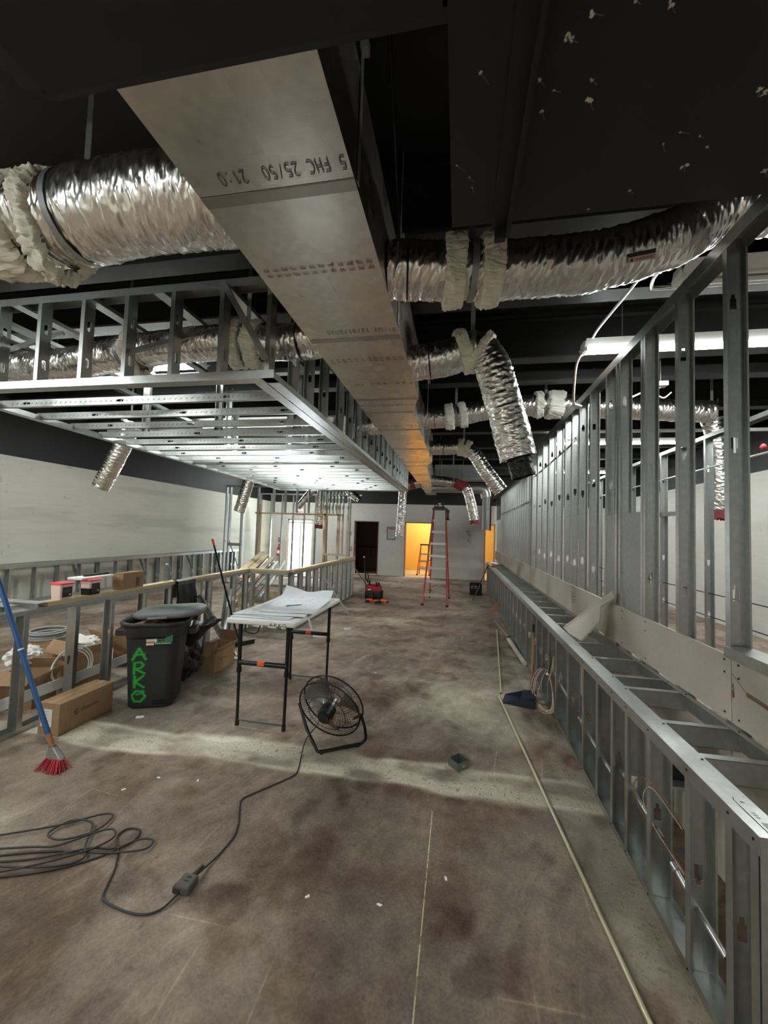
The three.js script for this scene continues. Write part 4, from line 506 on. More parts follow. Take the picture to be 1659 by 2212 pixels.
{ const plan = (k) => canvasTex(512, 512, (c) => { c.fillStyle = '#f1f4f7'; c.fillRect(0, 0, 512, 512); c.strokeStyle = 'rgba(90,100,115,.55)'; c.lineWidth = 1.6; c.strokeRect(16, 16, 480, 480); for (let i = 0; i < 60; i++) { const x = rr(30, 440), y = rr(30, 440); c.beginPath(); c.moveTo(x, y); if (rnd() > 0.5) c.lineTo(x + rr(10, 90), y); else c.lineTo(x, y + rr(10, 60)); c.stroke(); } c.fillStyle = 'rgba(70,80,95,.6)'; for (let i = 0; i < 40; i++) c.fillRect(rr(30, 460), rr(30, 470), rr(8, 34), 3); });
  const ps = [[0.52, 0.86, 0.002, 0.0, 'bottom drawing sheet of the stack on the white table', -1.6, -3.5, 0.02], [0.54, 0.88, 0.006, 0.01, 'second drawing sheet of the stack on the white table', -1.58, -3.56, -0.05], [0.56, 0.92, 0.012, 0.0, 'third drawing sheet of the stack, its corner lifting', -1.56, -3.62, 0.08], [0.52, 0.9, 0.018, 0.07, 'top drawing sheet on the white table, far edge curling up', -1.52, -3.72, 0.12]];
  ps.forEach(([w, d, a, curl, l, x, z, r], i) => { const t = thing('drawing_sheet', l, 'paper', [x, 0.8862 + i * 0.0042, z], r, 'drawings on the white table'); const m = std({ map: plan(i), roughness: 0.85, side: THREE.DoubleSide }); const g = sheetGeo(w, d, a * 0.22, i * 7, curl); const g2 = sheetGeo(w * 0.99, d * 0.99, a * 0.22, i * 7, curl).translate(0.003, -0.0016, 0.004); part(t, 'sheet', g, m); part(t, 'under_sheet', g2, M.paper); });
  const p = thing('pen', 'blue pen lying on the top drawing sheet', 'pen', [-1.5, 0.909, -3.56], 0.65); part(p, 'barrel', rod([-0.07, 0, 0], [0.06, 0.004, 0], 0.005, 8), std({ color: C('#2b7ba8'), roughness: 0.4 })); part(p, 'tip', rod([0.06, 0.004, 0], [0.085, 0.004, 0], 0.004, 8, 0.001), M.navy); part(p, 'clip', box(0.035, 0.002, 0.003, -0.045, 0.0065, 0), M.navy); }

// ------------------------------------------------------------------ floor fan
{ const t = thing('floor_fan', 'black wire cage floor fan tilted back on its tube stand', 'fan'); const Cc = V(-0.915, 0.3, -2.97), n = V(-0.14, -0.38, 0.91).normalize(), ax = V(0, 0, 0).crossVectors(V(0, 1, 0), n).normalize(), up = V(0, 0, 0).crossVectors(n, ax), Rf = 0.245, q = (a, r, d) => Cc.clone().addScaledVector(ax, r * Math.cos(a)).addScaledVector(up, r * Math.sin(a)).addScaledVector(n, d).toArray(), PI2 = Math.PI * 2;
  const ring = (r, d, th, seg = 64) => tube(Array.from({ length: 24 }, (_, i) => q(i / 24 * PI2, r, d)), th, seg, 8, true);
  part(t, 'rim', merge(ring(Rf, 0.036, 0.006), ring(Rf, -0.036, 0.006)), M.blackTube);
  const wires = []; for (let i = 0; i < 56; i++) { const a = i / 56 * PI2; wires.push(tube([q(a, 0.05, 0.075), q(a + 0.1, 0.15, 0.075), q(a + 0.16, 0.225, 0.06), q(a + 0.17, Rf, 0.036)], 0.0013, 10, 4)); wires.push(tube([q(a, 0.05, -0.075), q(a - 0.1, 0.15, -0.075), q(a - 0.16, 0.225, -0.06), q(a - 0.17, Rf, -0.036)], 0.0013, 10, 4)); wires.push(rod(q(a, Rf, -0.036), q(a, Rf, 0.036), 0.0012, 4)); }
  part(t, 'grille', merge(wires, ring(0.05, 0.075, 0.003), ring(0.15, 0.075, 0.002), ring(0.15, -0.075, 0.002), ring(0.05, -0.075, 0.003)), M.blackTube);
  const hub = (d0, d1, r) => rod(q(0, 0, d0), q(0, 0, d1), r, 24);
  const mo = part(t, 'motor', merge(hub(0.03, 0.115, 0.056), hub(0.115, 0.13, 0.045)), M.blackPlastic); part(mo, 'red_label', rod(q(-0.3, 0.05, 0.08), q(-0.3, 0.05, 0.122), 0.014, 10), M.redFilm);
  const bl = (k) => { const a0 = k / 3 * PI2, pos = [], idx = []; for (let i = 0; i <= 8; i++) for (let j = 0; j <= 6; j++) { const r = 0.045 + i / 8 * 0.175, a = a0 + (j / 6 - 0.5) * (0.75 + 0.5 * i / 8) + 0.25 * i / 8, d = -0.01 + (j / 6 - 0.5) * 0.075; pos.push(...q(a, r, d)); } for (let i = 0; i < 8; i++) for (let j = 0; j < 6; j++) { const a = i * 7 + j; idx.push(a, a + 7, a + 1, a + 7, a + 8, a + 1); } const g = new THREE.BufferGeometry(); g.setAttribute('position', new THREE.Float32BufferAttribute(pos, 3)); g.setIndex(idx); g.computeVertexNormals(); return g; };
  const bm = std({ color: C('#8e8b85'), metalness: 0.85, roughness: 0.35, side: THREE.DoubleSide }); for (let k = 0; k < 3; k++) part(t, 'blade', bl(k), bm); part(t, 'hub', hub(-0.045, 0.03, 0.04), bm);
  const pl = q(Math.PI, Rf + 0.012, 0.03), pr = q(0, Rf + 0.012, 0.03);
  part(t, 'stand', tube([pl, [(pl[0] * 0.55 - 0.985 * 0.45), 0.14, (pl[2] * 0.55 - 2.86 * 0.45)], [-1.0, 0.05, -2.87], [-0.965, 0.016, -2.855], [-0.9, 0.016, -2.89], [-0.76, 0.016, -2.99], [-0.69, 0.016, -3.04], [-0.655, 0.05, -3.05], [-0.66, 0.15, -3.02], pr], 0.0115, 90, 10, false, 0.25), M.blackTube);
  part(t, 'rubber_foot', rod([-0.94, 0, -2.86], [-0.94, 0.02, -2.86], 0.013), M.rubber); part(t, 'rubber_foot', rod([-0.71, 0, -3.02], [-0.71, 0.02, -3.02], 0.013), M.rubber);
  part(t, 'tilt_knob', rod(pr, [pr[0] - 0.05, pr[1] - 0.02, pr[2] + 0.03], 0.008), M.rubber);
  const m0 = q(Math.PI * 1.1, 0.045, 0.11);
  part(t, 'power_cord', tube([m0, [m0[0] - 0.01, 0.2, m0[2] + 0.02], [-1.06, 0.09, -2.85], [-1.07, 0.008, -2.8], [-1.02, 0.006, -2.6], [-1.07, 0.006, -2.5], [-1.2, 0.006, -2.33], [-1.23, 0.006, -2.26], [-1.15, 0.006, -2.1], [-1.12, 0.006, -2.0], [-1.13, 0.006, -1.87], [-1.15, 0.02, -1.74]], 0.0042, 140, 6, false, 0.4), M.cordRubber);
}
// extension cord with its socket block
{ const t = thing('extension_cord', 'dark rubber extension cord piled in loops on the floor', 'cord'); const y = 0.006;
  const f = [[-1.17, 0.014, -1.64], [-1.2, y, -1.57], [-1.26, y, -1.535], [-1.36, y, -1.535], [-1.47, y, -1.56], [-1.51, y, -1.62], [-1.55, y, -1.7], [-1.62, y, -1.79], [-1.7, y, -1.87], [-1.69, y, -1.93], [-1.62, y, -1.93], [-1.6, y, -1.86], [-1.66, y, -1.8], [-1.76, 0.012, -1.77], [-1.85, 0.012, -1.72], [-1.98, y, -1.66], [-2.15, y, -1.6]];
  const loops = [[[-2.3, y, -1.58], [-2.05, y, -1.68], [-1.85, y, -1.74], [-1.66, 0.014, -1.76], [-1.5, 0.014, -1.82], [-1.5, 0.014, -1.88], [-1.58, 0.014, -1.86], [-1.68, y, -1.74], [-1.85, y, -1.62], [-2.1, y, -1.52], [-2.3, y, -1.48]], [[-2.3, 0.014, -1.72], [-2.05, 0.014, -1.86], [-1.9, 0.014, -1.98], [-1.83, 0.014, -1.97], [-1.84, 0.014, -1.86], [-1.95, 0.014, -1.78], [-2.05, 0.014, -1.8], [-2.02, 0.014, -1.9], [-1.9, 0.014, -1.91], [-1.8, 0.014, -1.78], [-1.74, 0.014, -1.7], [-1.9, 0.014, -1.62], [-2.3, 0.014, -1.55]], [[-2.3, 0.02, -1.62], [-2.05, 0.02, -1.7], [-1.92, 0.02, -1.74], [-1.82, 0.02, -1.85], [-1.75, 0.02, -1.89], [-1.7, 0.02, -1.84], [-1.76, 0.02, -1.74], [-1.95, 0.02, -1.6], [-2.3, 0.02, -1.42]]];
  part(t, 'cord', tube(f, 0.0046, 160, 7, false, 0.5), M.cordRubber); for (const l of loops) part(t, 'cord_loop', tube(l, 0.0046, 180, 7, false, 0.5), M.cordRubber);
  const s = part(t, 'socket_block', rbox(0.075, 0.042, 0.075, 0.012, -1.16, 0.022, -1.685, 3), std({ color: C('#4b4740'), roughness: 0.65 })); part(s, 'plug', rod([-1.155, 0.028, -1.715], [-1.145, 0.03, -1.78], 0.013, 12, 0.007), M.cordRubber); part(s, 'cord_grip', rbox(0.04, 0.03, 0.03, 0.006, -1.185, 0.02, -1.66), M.cordRubber); part(s, 'socket_face', merge(box(0.02, 0.002, 0.006, -1.16, 0.044, -1.68), box(0.02, 0.002, 0.006, -1.16, 0.044, -1.7)), M.blackTube);
}

// ------------------------------------------------------------------ rubbish bin, bags, boxes
function roundRect(w, d, r, n = 6) { const o = []; for (const [cx, cz, a0] of [[w - r, d - r, 0], [-w + r, d - r, 90], [-w + r, -d + r, 180], [w - r, -d + r, 270]]) for (let i = 0; i <= n; i++) { const a = (a0 + i / n * 90) * R; o.push([cx + r * Math.cos(a), cz + r * Math.sin(a)]); } return o; }
function loft(rings) { const n = rings[0].length, pos = [], idx = [], uv = []; rings.forEach((rg, k) => { for (let i = 0; i <= n; i++) { const p = rg[i % n]; pos.push(...p); uv.push(i / n, k / (rings.length - 1)); } }); for (let k = 0; k + 1 < rings.length; k++) for (let i = 0; i < n; i++) { const a = k * (n + 1) + i, b = a + n + 1; idx.push(a, b, a + 1, b, b + 1, a + 1); } const g = new THREE.BufferGeometry(); g.setAttribute('position', new THREE.Float32BufferAttribute(pos, 3)); g.setAttribute('uv', new THREE.Float32BufferAttribute(uv, 2)); g.setIndex(idx); g.computeVertexNormals(); return g; }
const rrRing = (w, d, r, y) => roundRect(w, d, r).map(([x, z]) => [x, y, z]).reverse();
{ const t = thing('rubbish_bin', 'dark grey plastic rubbish bin sprayed with green letters', 'bin', [-2.73, 0, -3.34], 25 * R);
  const bm = std({ color: C('#232426'), roughness: 0.55 });
  part(t, 'body', loft([rrRing(0.001, 0.001, 0.0005, 0), rrRing(0.17, 0.17, 0.07, 0), rrRing(0.185, 0.185, 0.08, 0.02), rrRing(0.215, 0.215, 0.1, 0.5), rrRing(0.225, 0.225, 0.11, 0.62), rrRing(0.25, 0.25, 0.14, 0.66), rrRing(0.258, 0.258, 0.15, 0.74), rrRing(0.243, 0.243, 0.14, 0.74), rrRing(0.235, 0.235, 0.14, 0.62), rrRing(0.001, 0.001, 0.0005, 0.6)]), bm);
  part(t, 'rim', loft([rrRing(0.255, 0.255, 0.15, 0.725), rrRing(0.276, 0.276, 0.165, 0.73), rrRing(0.28, 0.28, 0.165, 0.75), rrRing(0.27, 0.27, 0.16, 0.766), rrRing(0.245, 0.245, 0.14, 0.76), rrRing(0.24, 0.24, 0.14, 0.72)]), bm);
  for (const s of [-1, 1]) part(t, 'handle', merge(rbox(0.07, 0.015, 0.14, 0.006, s * 0.3, 0.66, 0), rbox(0.012, 0.05, 0.14, 0.005, s * 0.332, 0.645, 0), rbox(0.07, 0.05, 0.012, 0.005, s * 0.3, 0.64, 0.066), rbox(0.07, 0.05, 0.012, 0.005, s * 0.3, 0.64, -0.066)), bm);
  part(t, 'contents', (() => { const g = new THREE.CircleGeometry(0.22, 24).rotateX(-Math.PI / 2); return g.translate(0, 0.7, 0); })(), M.card); part(t, 'contents', merge(rot(box(0.16, 0.004, 0.12), 0.3, 0.4, 0.5).translate(-0.06, 0.73, 0.12), rot(box(0.12, 0.004, 0.1), -0.3, 0.2, -0.3).translate(0.08, 0.73, 0.12)), M.card);
  // sprayed letters on the rounded front, as a strip that follows the wall
  const spray = lettering(256, 1024, (c) => { c.lineCap = c.lineJoin = 'round'; const paths = [[[60, 250], [128, 60], [200, 250]], [[80, 170], [180, 160]], [[80, 480], [84, 300], [150, 290], [180, 340], [150, 390], [90, 400], [190, 480]], [[90, 520], [90, 710]], [[180, 520], [96, 620], [190, 715]], [[190, 780], [110, 770], [60, 850], [90, 940], [160, 950], [205, 870], [180, 800], [120, 830]]]; for (const [w, al] of [[58, 0.14], [42, 0.3], [28, 0.85]]) { c.lineWidth = w; c.strokeStyle = `rgba(38,150,52,${al})`; for (const p of paths) { c.beginPath(); p.forEach((q, i) => (i ? c.lineTo(...q) : c.moveTo(...q))); c.stroke(); } } });
  const curved = (a0, a1, y0, y1, r0, r1, tex) => { const g = new THREE.PlaneGeometry(1, 1, 8, 8), p = g.attributes.position; for (let i = 0; i < p.count; i++) { const u = p.getX(i) + 0.5, v = p.getY(i) + 0.5, y = y0 + v * (y1 - y0), k = y < 0.5 ? 0.185 + (y - 0.02) / 0.48 * 0.03 : 0.215 + (y - 0.5) / 0.12 * 0.01, hw = k + 0.002, x = (a0 + u * (a1 - a0)); const cr = 0.09; let z = hw; if (Math.abs(x) > hw - cr) z = hw - cr + Math.sqrt(Math.max(0, cr * cr - (Math.abs(x) - hw + cr) ** 2)); p.setXYZ(i, x, y, z); } g.computeVertexNormals(); return part(t, 'x', g, printMat(tex, 0.6)); };
  curved(-0.185, 0.005, 0.03, 0.57, 0, 0, spray).name = 'spray_letters';
  const lab = canvasTex(512, 160, (c) => { c.fillStyle = '#cfc6b4'; c.fillRect(0, 0, 240, 160); c.fillStyle = '#2d6b42'; c.fillRect(200, 0, 312, 120); c.fillStyle = '#1d2a22'; c.fillRect(150, 120, 362, 40); c.fillStyle = '#a5603a'; c.fillRect(0, 100, 170, 30); c.fillStyle = '#8c8577'; for (let i = 0; i < 5; i++) c.fillRect(14, 14 + i * 16, 120, 6); c.fillStyle = '#c9d8c8'; for (let i = 0; i < 9; i++) c.fillRect(180 + i * 34, 132, 22, 14); c.fillStyle = '#101610'; c.fillRect(230, 80, 60, 26); c.fillRect(310, 70, 40, 30); });
  const lp = part(t, 'paper_label', new THREE.PlaneGeometry(0.21, 0.085), std({ map: lab, roughness: 0.6 }), [0.07, 0.61, 0.2275], [-0.06, 0, 0.02]); lp.position.z = 0.2335;
  part(t, 'front_slot', rbox(0.12, 0.05, 0.01, 0.004, 0.085, 0.06, 0.187), M.blackTube);
}
{ const t = thing('bin_lid', 'grey bin lid with green paint lying askew on the rubbish bin', 'lid', [-2.66, 0.785, -3.42], 25 * R); const lid = std({ color: C('#85888a'), roughness: 0.6, map: canvasTex(256, 256, (c) => { c.fillStyle = '#cfcfcf'; c.fillRect(0, 0, 256, 256); for (const [w, a] of [[36, 0.15], [20, 0.5]]) { c.lineWidth = w; c.lineCap = 'round'; c.strokeStyle = `rgba(70,190,90,${a})`; c.beginPath(); c.moveTo(90, 180); c.quadraticCurveTo(150, 120, 170, 60); c.lineTo(215, 150); c.moveTo(60, 120); c.lineTo(140, 90); c.stroke(); } }) });
  const g = loft([rrRing(0.24, 0.24, 0.15, 0), rrRing(0.285, 0.285, 0.17, 0.002), rrRing(0.29, 0.29, 0.17, 0.035), rrRing(0.27, 0.27, 0.16, 0.05), rrRing(0.2, 0.2, 0.13, 0.06), rrRing(0.001, 0.001, 0.0005, 0.064)]); const p = g.attributes.position; for (let i = 0; i < p.count; i++) g.attributes.uv.setXY(i, p.getX(i) / 0.58 + 0.5, p.getZ(i) / 0.58 + 0.5); part(t, 'cover', g, lid); part(t, 'grip', rbox(0.16, 0.02, 0.02, 0.006, -0.05, 0.012, 0.295), std({ color: C('#6a6d6e'), roughness: 0.6 })); t.rotation.z = 0.05; t.rotation.x = -0.03; }
function blob(r, sx, sy, sz, sd, rough = 0.35, det = 5) { const g = new THREE.IcosahedronGeometry(r, det), p = g.attributes.position; for (let i = 0; i < p.count; i++) { const x = p.getX(i) / r, y = p.getY(i) / r, z = p.getZ(i) / r; const f = 1 + rough * (n3(x * 2 + sd, y * 2, z * 2) - 0.5) + rough * 0.6 * (n3(x * 6 + sd, y * 6, z * 6) - 0.5) + rough * 0.35 * Math.abs(n3(x * 12, y * 12 + sd, z * 12) - 0.5); p.setXYZ(i, x * r * f * sx, Math.max(-r * sy * 0.92, y * r * f * sy), z * r * f * sz); } g.computeVertexNormals(); return g; }
{ const t = thing('rubbish_bag', 'full black rubbish bag with a flared open mouth behind the bin', 'bag', [-2.86, 0, -3.86]); part(t, 'bag_body', blob(0.25, 0.85, 1.05, 0.85, 4, 0.35), M.bagBlack, [0, 0.245, 0]);
  const rings = [[0.17, 0.4], [0.2, 0.47], [0.25, 0.53], [0.3, 0.585], [0.29, 0.575], [0.2, 0.5], [0.1, 0.48]].map(([r, y], k) => Array.from({ length: 48 }, (_, i) => { const a = -i / 48 * Math.PI * 2, f = 1 + 0.18 * Math.sin(a * 3 + 1) * k / 4 + 0.15 * (n2(Math.cos(a) * 5 + 9, Math.sin(a) * 5 + k * 0.4) - 0.5); return [r * f * Math.cos(a) * 1.05 + 0.09 * clamp(k / 3), y + 0.05 * Math.cos(a) * clamp(k / 3) + 0.06 * (n2(Math.cos(a) * 4, Math.sin(a) * 4 + 30) - 0.5), r * f * Math.sin(a) * 0.85]; })); part(t, 'bag_mouth', loft(rings), M.bagBlack); part(t, 'scrap', merge(rot(box(0.18, 0.003, 0.14), 0.4, 0.5, 0.3).translate(0.05, 0.55, 0.06), rot(box(0.14, 0.02, 0.05), 0.2, 1, 0.4).translate(-0.02, 0.56, 0.0)), M.bagWhite); }
{ const t = thing('plastic_bag', 'empty black plastic bag draped over the half wall cap', 'bag', [-3.24, 0, -4.36]); const m = 18, n = 14, pos = [], idx = []; for (let i = 0; i <= m; i++) for (let j = 0; j <= n; j++) { const v = i / m, u = j / n - 0.5, fold = 0.022 * Math.sin(u * 16 + v * 3) + 0.014 * Math.sin(u * 33); let x, y; if (v < 0.25) { const s = v / 0.25; x = -0.13 + 0.13 * s; y = 0.76 + 0.218 * Math.min(1, s * 1.7); } else { const s = (v - 0.25) / 0.75; x = 0.022 + 0.03 * Math.sin(s * 2) + fold * s; y = 0.975 - 0.52 * s; } pos.push(x, y, u * (0.3 + 0.05 * v) + 0.008 * Math.sin(v * 20)); } for (let i = 0; i < m; i++) for (let j = 0; j < n; j++) { const a = i * (n + 1) + j, b = a + n + 1; idx.push(a, b, a + 1, b, b + 1, a + 1); } const g = new THREE.BufferGeometry(); g.setAttribute('position', new THREE.Float32BufferAttribute(pos, 3)); g.setIndex(idx); g.computeVertexNormals(); part(t, 'film', g, new THREE.MeshPhysicalMaterial({ color: C('#18181b'), roughness: 0.4, side: THREE.DoubleSide })); part(t, 'film_fold', g.clone().translate(-0.012, -0.02, 0.01), new THREE.MeshPhysicalMaterial({ color: C('#18181b'), roughness: 0.4, side: THREE.DoubleSide })); }
function carton(label, w, h, d, pos, ry, o = {}) { const t = thing('cardboard_box', label, 'box', pos, ry, o.group); const m = M.card, k = 0.004;
  part(t, 'carton', o.open ? merge(box(w, k, d, 0, k / 2, 0), box(k, h, d, -w / 2, h / 2, 0), box(k, h, d, w / 2, h / 2, 0), box(w, h, k, 0, h / 2, d / 2), box(w, h, k, 0, h / 2, -d / 2)) : rbox(w, h, d, 0.003, 0, h / 2, 0), m);
  if (o.open) { part(t, 'flap', rot(box(w, k, d * 0.4), 0.9, 0, 0).translate(0, h + 0.05 * d, d * 0.62), m); part(t, 'flap', rot(box(w, k, d * 0.4), -1.1, 0, 0).translate(0, h + 0.12 * d, -d * 0.58), m); part(t, 'flap', rot(box(w * 0.4, k, d), 0, 0, 1).translate(w * 0.58, h - 0.02, 0), m); }
  else { part(t, 'packing_tape', box(0.05, 0.001, d, 0, h + 0.0006, 0), std({ color: C('#b08a5a'), roughness: 0.35 })); part(t, 'flap_seam', box(w, 0.0012, 0.002, 0, h + 0.0005, 0), M.handleWood); }
  if (o.logo) part(t, 'printed_logo', new THREE.PlaneGeometry(o.logo[0], o.logo[0] / 4), printMat(lettering(512, 128, (c) => { c.strokeStyle = '#3b2a1c'; c.fillStyle = '#3b2a1c'; c.lineWidth = 14; c.beginPath(); c.arc(64, 64, 36, 0.4, 5.6); c.stroke(); c.beginPath(); c.arc(64, 64, 12, 0, 7); c.lineWidth = 6; c.stroke(); for (let i = 0; i < 11; i++) { const x = 140 + i * 30; c.fillRect(x, 48, 6, i % 3 ? 34 : 44); c.fillRect(x, i % 2 ? 48 : 76, 20, 6); c.fillRect(x + 16, 52, 5, 26); } })), o.logo.slice(1, 4), [0, o.logo[4], 0]);
  if (o.label) part(t, 'shipping_label', new THREE.PlaneGeometry(0.1, 0.13), std({ map: canvasTex(128, 160, (c) => { c.fillStyle = '#d9d8d4'; c.fillRect(0, 0, 128, 160); c.fillStyle = '#8d8c8a'; for (let i = 0; i < 12; i++) c.fillRect(10, 10 + i * 12, 40 + (i * 37) % 60, 4); }), roughness: 0.7 }), o.label.slice(0, 3), [0, o.label[3], 0]);
  if (o.tapeFace) part(t, 'barcode_print', new THREE.PlaneGeometry(0.06, 0.09), printMat(lettering(64, 96, (c) => { c.fillStyle = '#3a2618'; c.fillRect(6, 0, 10, 96); c.fillRect(26, 0, 16, 96); c.fillRect(52, 0, 6, 96); })), o.tapeFace.slice(0, 3), [0, o.tapeFace[3], 0]);
  return t; }
carton('long cardboard box with a ring logo on the floor beside the bin', 0.19, 0.24, 0.48, [-3.03, 0, -2.84], 0.0, { logo: [0.26, 0.0965, 0.13, 0.0, Math.PI / 2], label: [-0.02, 0.13, 0.2415, 0] });
carton('open cardboard box with raised flaps standing before the black bag', 0.22, 0.25, 0.42, [-2.74, 0, -4.3], 0.02, { open: true, logo: [0.16, 0.1135, 0.12, 0.02, Math.PI / 2] });
carton('brown cardboard box standing on the half wall cap', 0.11, 0.16, 0.28, [-3.31, 0.97, -3.58], 0.05, { tapeFace: [0.0565, 0.06, -0.06, Math.PI / 2] });
function tub(label, x, z, full) { const t = thing('plastic_tub', label, 'tub', [x, 0.969, z], 0.06, 'red lidded tubs'); part(t, 'tub', loft([rrRing(0.001, 0.001, 0.0004, 0), rrRing(0.046, 0.056, 0.012, 0), rrRing(0.052, 0.064, 0.014, 0.13), rrRing(0.049, 0.061, 0.014, 0.13), rrRing(0.044, 0.054, 0.012, 0.01)]), std({ color: C('#e9cfc6'), roughness: 0.45 })); if (full) part(t, 'contents', loft([rrRing(0.047, 0.057, 0.012, 0.001), rrRing(0.0505, 0.061, 0.013, 0.06)]), M.screw); part(t, 'lid', loft([rrRing(0.056, 0.068, 0.014, 0.124), rrRing(0.058, 0.07, 0.015, 0.128), rrRing(0.057, 0.069, 0.015, 0.142), rrRing(0.001, 0.001, 0.0004, 0.144)]), std({ color: C('#e2404e'), roughness: 0.4 })); part(t, 'label_card', new THREE.PlaneGeometry(0.09, 0.085), std({ map: canvasTex(128, 120, (c) => { c.fillStyle = '#26201e'; c.fillRect(0, 0, 128, 120); c.fillStyle = '#6c5a50'; for (let i = 0; i < 5; i++) c.fillRect(14, 18 + i * 12, 60 + (i * 31) % 40, 4); c.fillStyle = '#b9a9a0'; c.fillRect(86, 84, 28, 22); }), roughness: 0.5 }), [0.0515, 0.062, 0], [0, Math.PI / 2, 0]); }
tub('pink plastic tub with a red lid at the near end of the half wall cap', -3.3, -2.87, false); tub('red lidded tub half full of dark screws beside the brown box', -3.3, -3.14, true);
{ const t = thing('paper_tray', 'white tray with a black bar resting on the red lidded tub and box', 'tray', [-3.36, 1.117, -3.2]); part(t, 'tray', rbox(0.16, 0.02, 0.34, 0.004), M.white); part(t, 'bar', rbox(0.03, 0.022, 0.26, 0.008, 0.0, 0.02, -0.05), M.blackPlastic); }
{ const t = thing('water_bottle', 'clear empty water bottle standing on the half wall cap', 'bottle', [-3.31, 0.969, -4.12]); part(t, 'bottle', lathe([[0, 0], [0.028, 0], [0.032, 0.008], [0.032, 0.05], [0.029, 0.06], [0.032, 0.07], [0.032, 0.13], [0.026, 0.155], [0.013, 0.178], [0.0125, 0.195]], 24), new THREE.MeshPhysicalMaterial({ color: C('#eef3f4'), transmission: 1, thickness: 0, roughness: 0.08, ior: 1.35 })); part(t, 'cap', lathe([[0, 0.206], [0.014, 0.206], [0.015, 0.19], [0.0, 0.19]], 20), M.whitePlastic); }
// heap behind the half wall
carton('low open cardboard box in the heap behind the half wall, left', 0.34, 0.26, 0.3, [-3.78, 0, -3.0], 0.3, { open: true, group: 'boxes in the scrap heap' });
carton('closed cardboard box in the heap behind the half wall, farthest back', 0.36, 0.34, 0.3, [-4.4, 0, -3.7], 0.2, { group: 'boxes in the scrap heap' });
carton('brown open box holding a white bag in the heap behind the half wall', 0.4, 0.34, 0.34, [-3.85, 0, -3.62], -0.2, { open: true, group: 'boxes in the scrap heap' });
carton('flattened box top poking up behind the bin in the scrap heap', 0.3, 0.4, 0.2, [-3.75, 0, -4.15], 0.5, { open: true, group: 'boxes in the scrap heap' });
carton('small dark box at the left edge behind the half wall', 0.24, 0.42, 0.24, [-3.86, 0, -2.42], 0.2, { group: 'boxes in the scrap heap' });
for (const [l, x, y, z, r, s] of [['crumpled white plastic bag spilling from the brown open box', -3.82, 0.34, -3.6, 0.15, 3], ['crumpled clear plastic on top of the scrap heap', -4.0, 0.36, -3.15, 0.12, 8], ['small white bag at the left of the scrap heap', -3.95, 0.27, -2.75, 0.1, 12]]) { const t = thing('crumpled_bag', l, 'bag', [x, y, z]); part(t, 'film', blob(r, 1, 0.7, 1.1, s, 0.6), M.bagWhite); part(t, 'loose_corner', blob(r * 0.5, 1.2, 0.5, 0.8, s + 5, 0.8, 3), M.bagWhite, [r * 0.6, r * 0.3, r * 0.5]); }
{ const t = thing('cable_coil', 'coil of white cable standing in the scrap heap', 'cable', [-3.55, 0.26, -3.22], 1.2); for (let k = 0; k < 3; k++) part(t, 'loop', new THREE.TorusGeometry(0.15 + k * 0.012, 0.006, 8, 48).rotateY(k * 0.08).translate(0.006 * k, k * 0.01, k * 0.012), M.bagWhite); }
{ const t = thing('cable_coil', 'flat coil of grey cable on top of the farthest heap box', 'cable', [-4.4, 0.36, -3.7]); for (let k = 0; k < 5; k++) part(t, 'loop', new THREE.TorusGeometry(0.17 - (k % 3) * 0.012, 0.011, 8, 40).rotateX(Math.PI / 2).translate(0, k * 0.018, 0), std({ color: C('#8f9290'), roughness: 0.5 })); }
{ const t = thing('steel_track', 'white steel track lying on its side behind the half wall', 'track'); part(t, 'web', merge(bar([-3.42, 0.2, -2.2], [-3.42, 0.2, -4.3], 0.004, 0.09)), M.white); part(t, 'leg_flange', merge(bar([-3.44, 0.155, -2.2], [-3.44, 0.155, -4.3], 0.04, 0.003)), M.white); part(t, 'rest', merge(box(0.05, 0.16, 0.05, -3.44, 0.08, -2.5), box(0.05, 0.16, 0.05, -3.44, 0.08, -4.0)), M.pine); }
{ const t = thing('scrap_metal', 'bent sheet metal scraps leaning at the left edge', 'scrap'); part(t, 'sheet', merge(rot(box(0.003, 0.62, 0.3), 0.1, 0.5, -0.12).translate(-3.58, 0.38, -2.16)), M.galvDull); part(t, 'sheet', rot(box(0.003, 0.4, 0.2), -0.2, 0.3, 0.3).translate(-3.55, 0.22, -2.3), M.galv); part(t, 'strip', rot(box(0.05, 0.34, 0.004), 0.1, 0.2, -0.2).translate(-3.58, 0.2, -2.78), M.galvDull); }

// ------------------------------------------------------------------ brooms
{ const t = thing('broom', 'broom with a blue handle and red bristles propped at the left edge', 'broom'); const A = [-2.66, 0.17, -2.3], B = [-3.2, 1.22, -2.3]; part(t, 'handle', rod(A, B, 0.016, 12), M.blue); part(t, 'handle_band', rod([-2.948, 0.73, -2.3], [-2.953, 0.74, -2.3], 0.0168, 12), M.white); part(t, 'socket', rod([-2.675, 0.2, -2.3], [-2.63, 0.115, -2.3], 0.018, 12, 0.013), M.handleWood); part(t, 'ferrule', loft([rrRing(0.02, 0.018, 0.01, 0), rrRing(0.055, 0.02, 0.012, -0.05), rrRing(0.06, 0.022, 0.012, -0.075)].map((r) => r.map(([x, y, z]) => [x - 2.63 - y * 0.35, y + 0.125, z - 2.3]))), M.galvDull);
  const br = []; for (let i = 0; i < 130; i++) { const u = rr(-1, 1), v = rr(-1, 1); br.push(rod([-2.605 + u * 0.05, 0.06, -2.3 + v * 0.016], [-2.57 + u * 0.1, rr(0.002, 0.008), -2.26 + v * 0.06], 0.0035, 4, 0.0026)); } part(t, 'bristles', merge(br), std({ color: C('#a8232f'), roughness: 0.6 })).userData.kind = 'stuff'; }
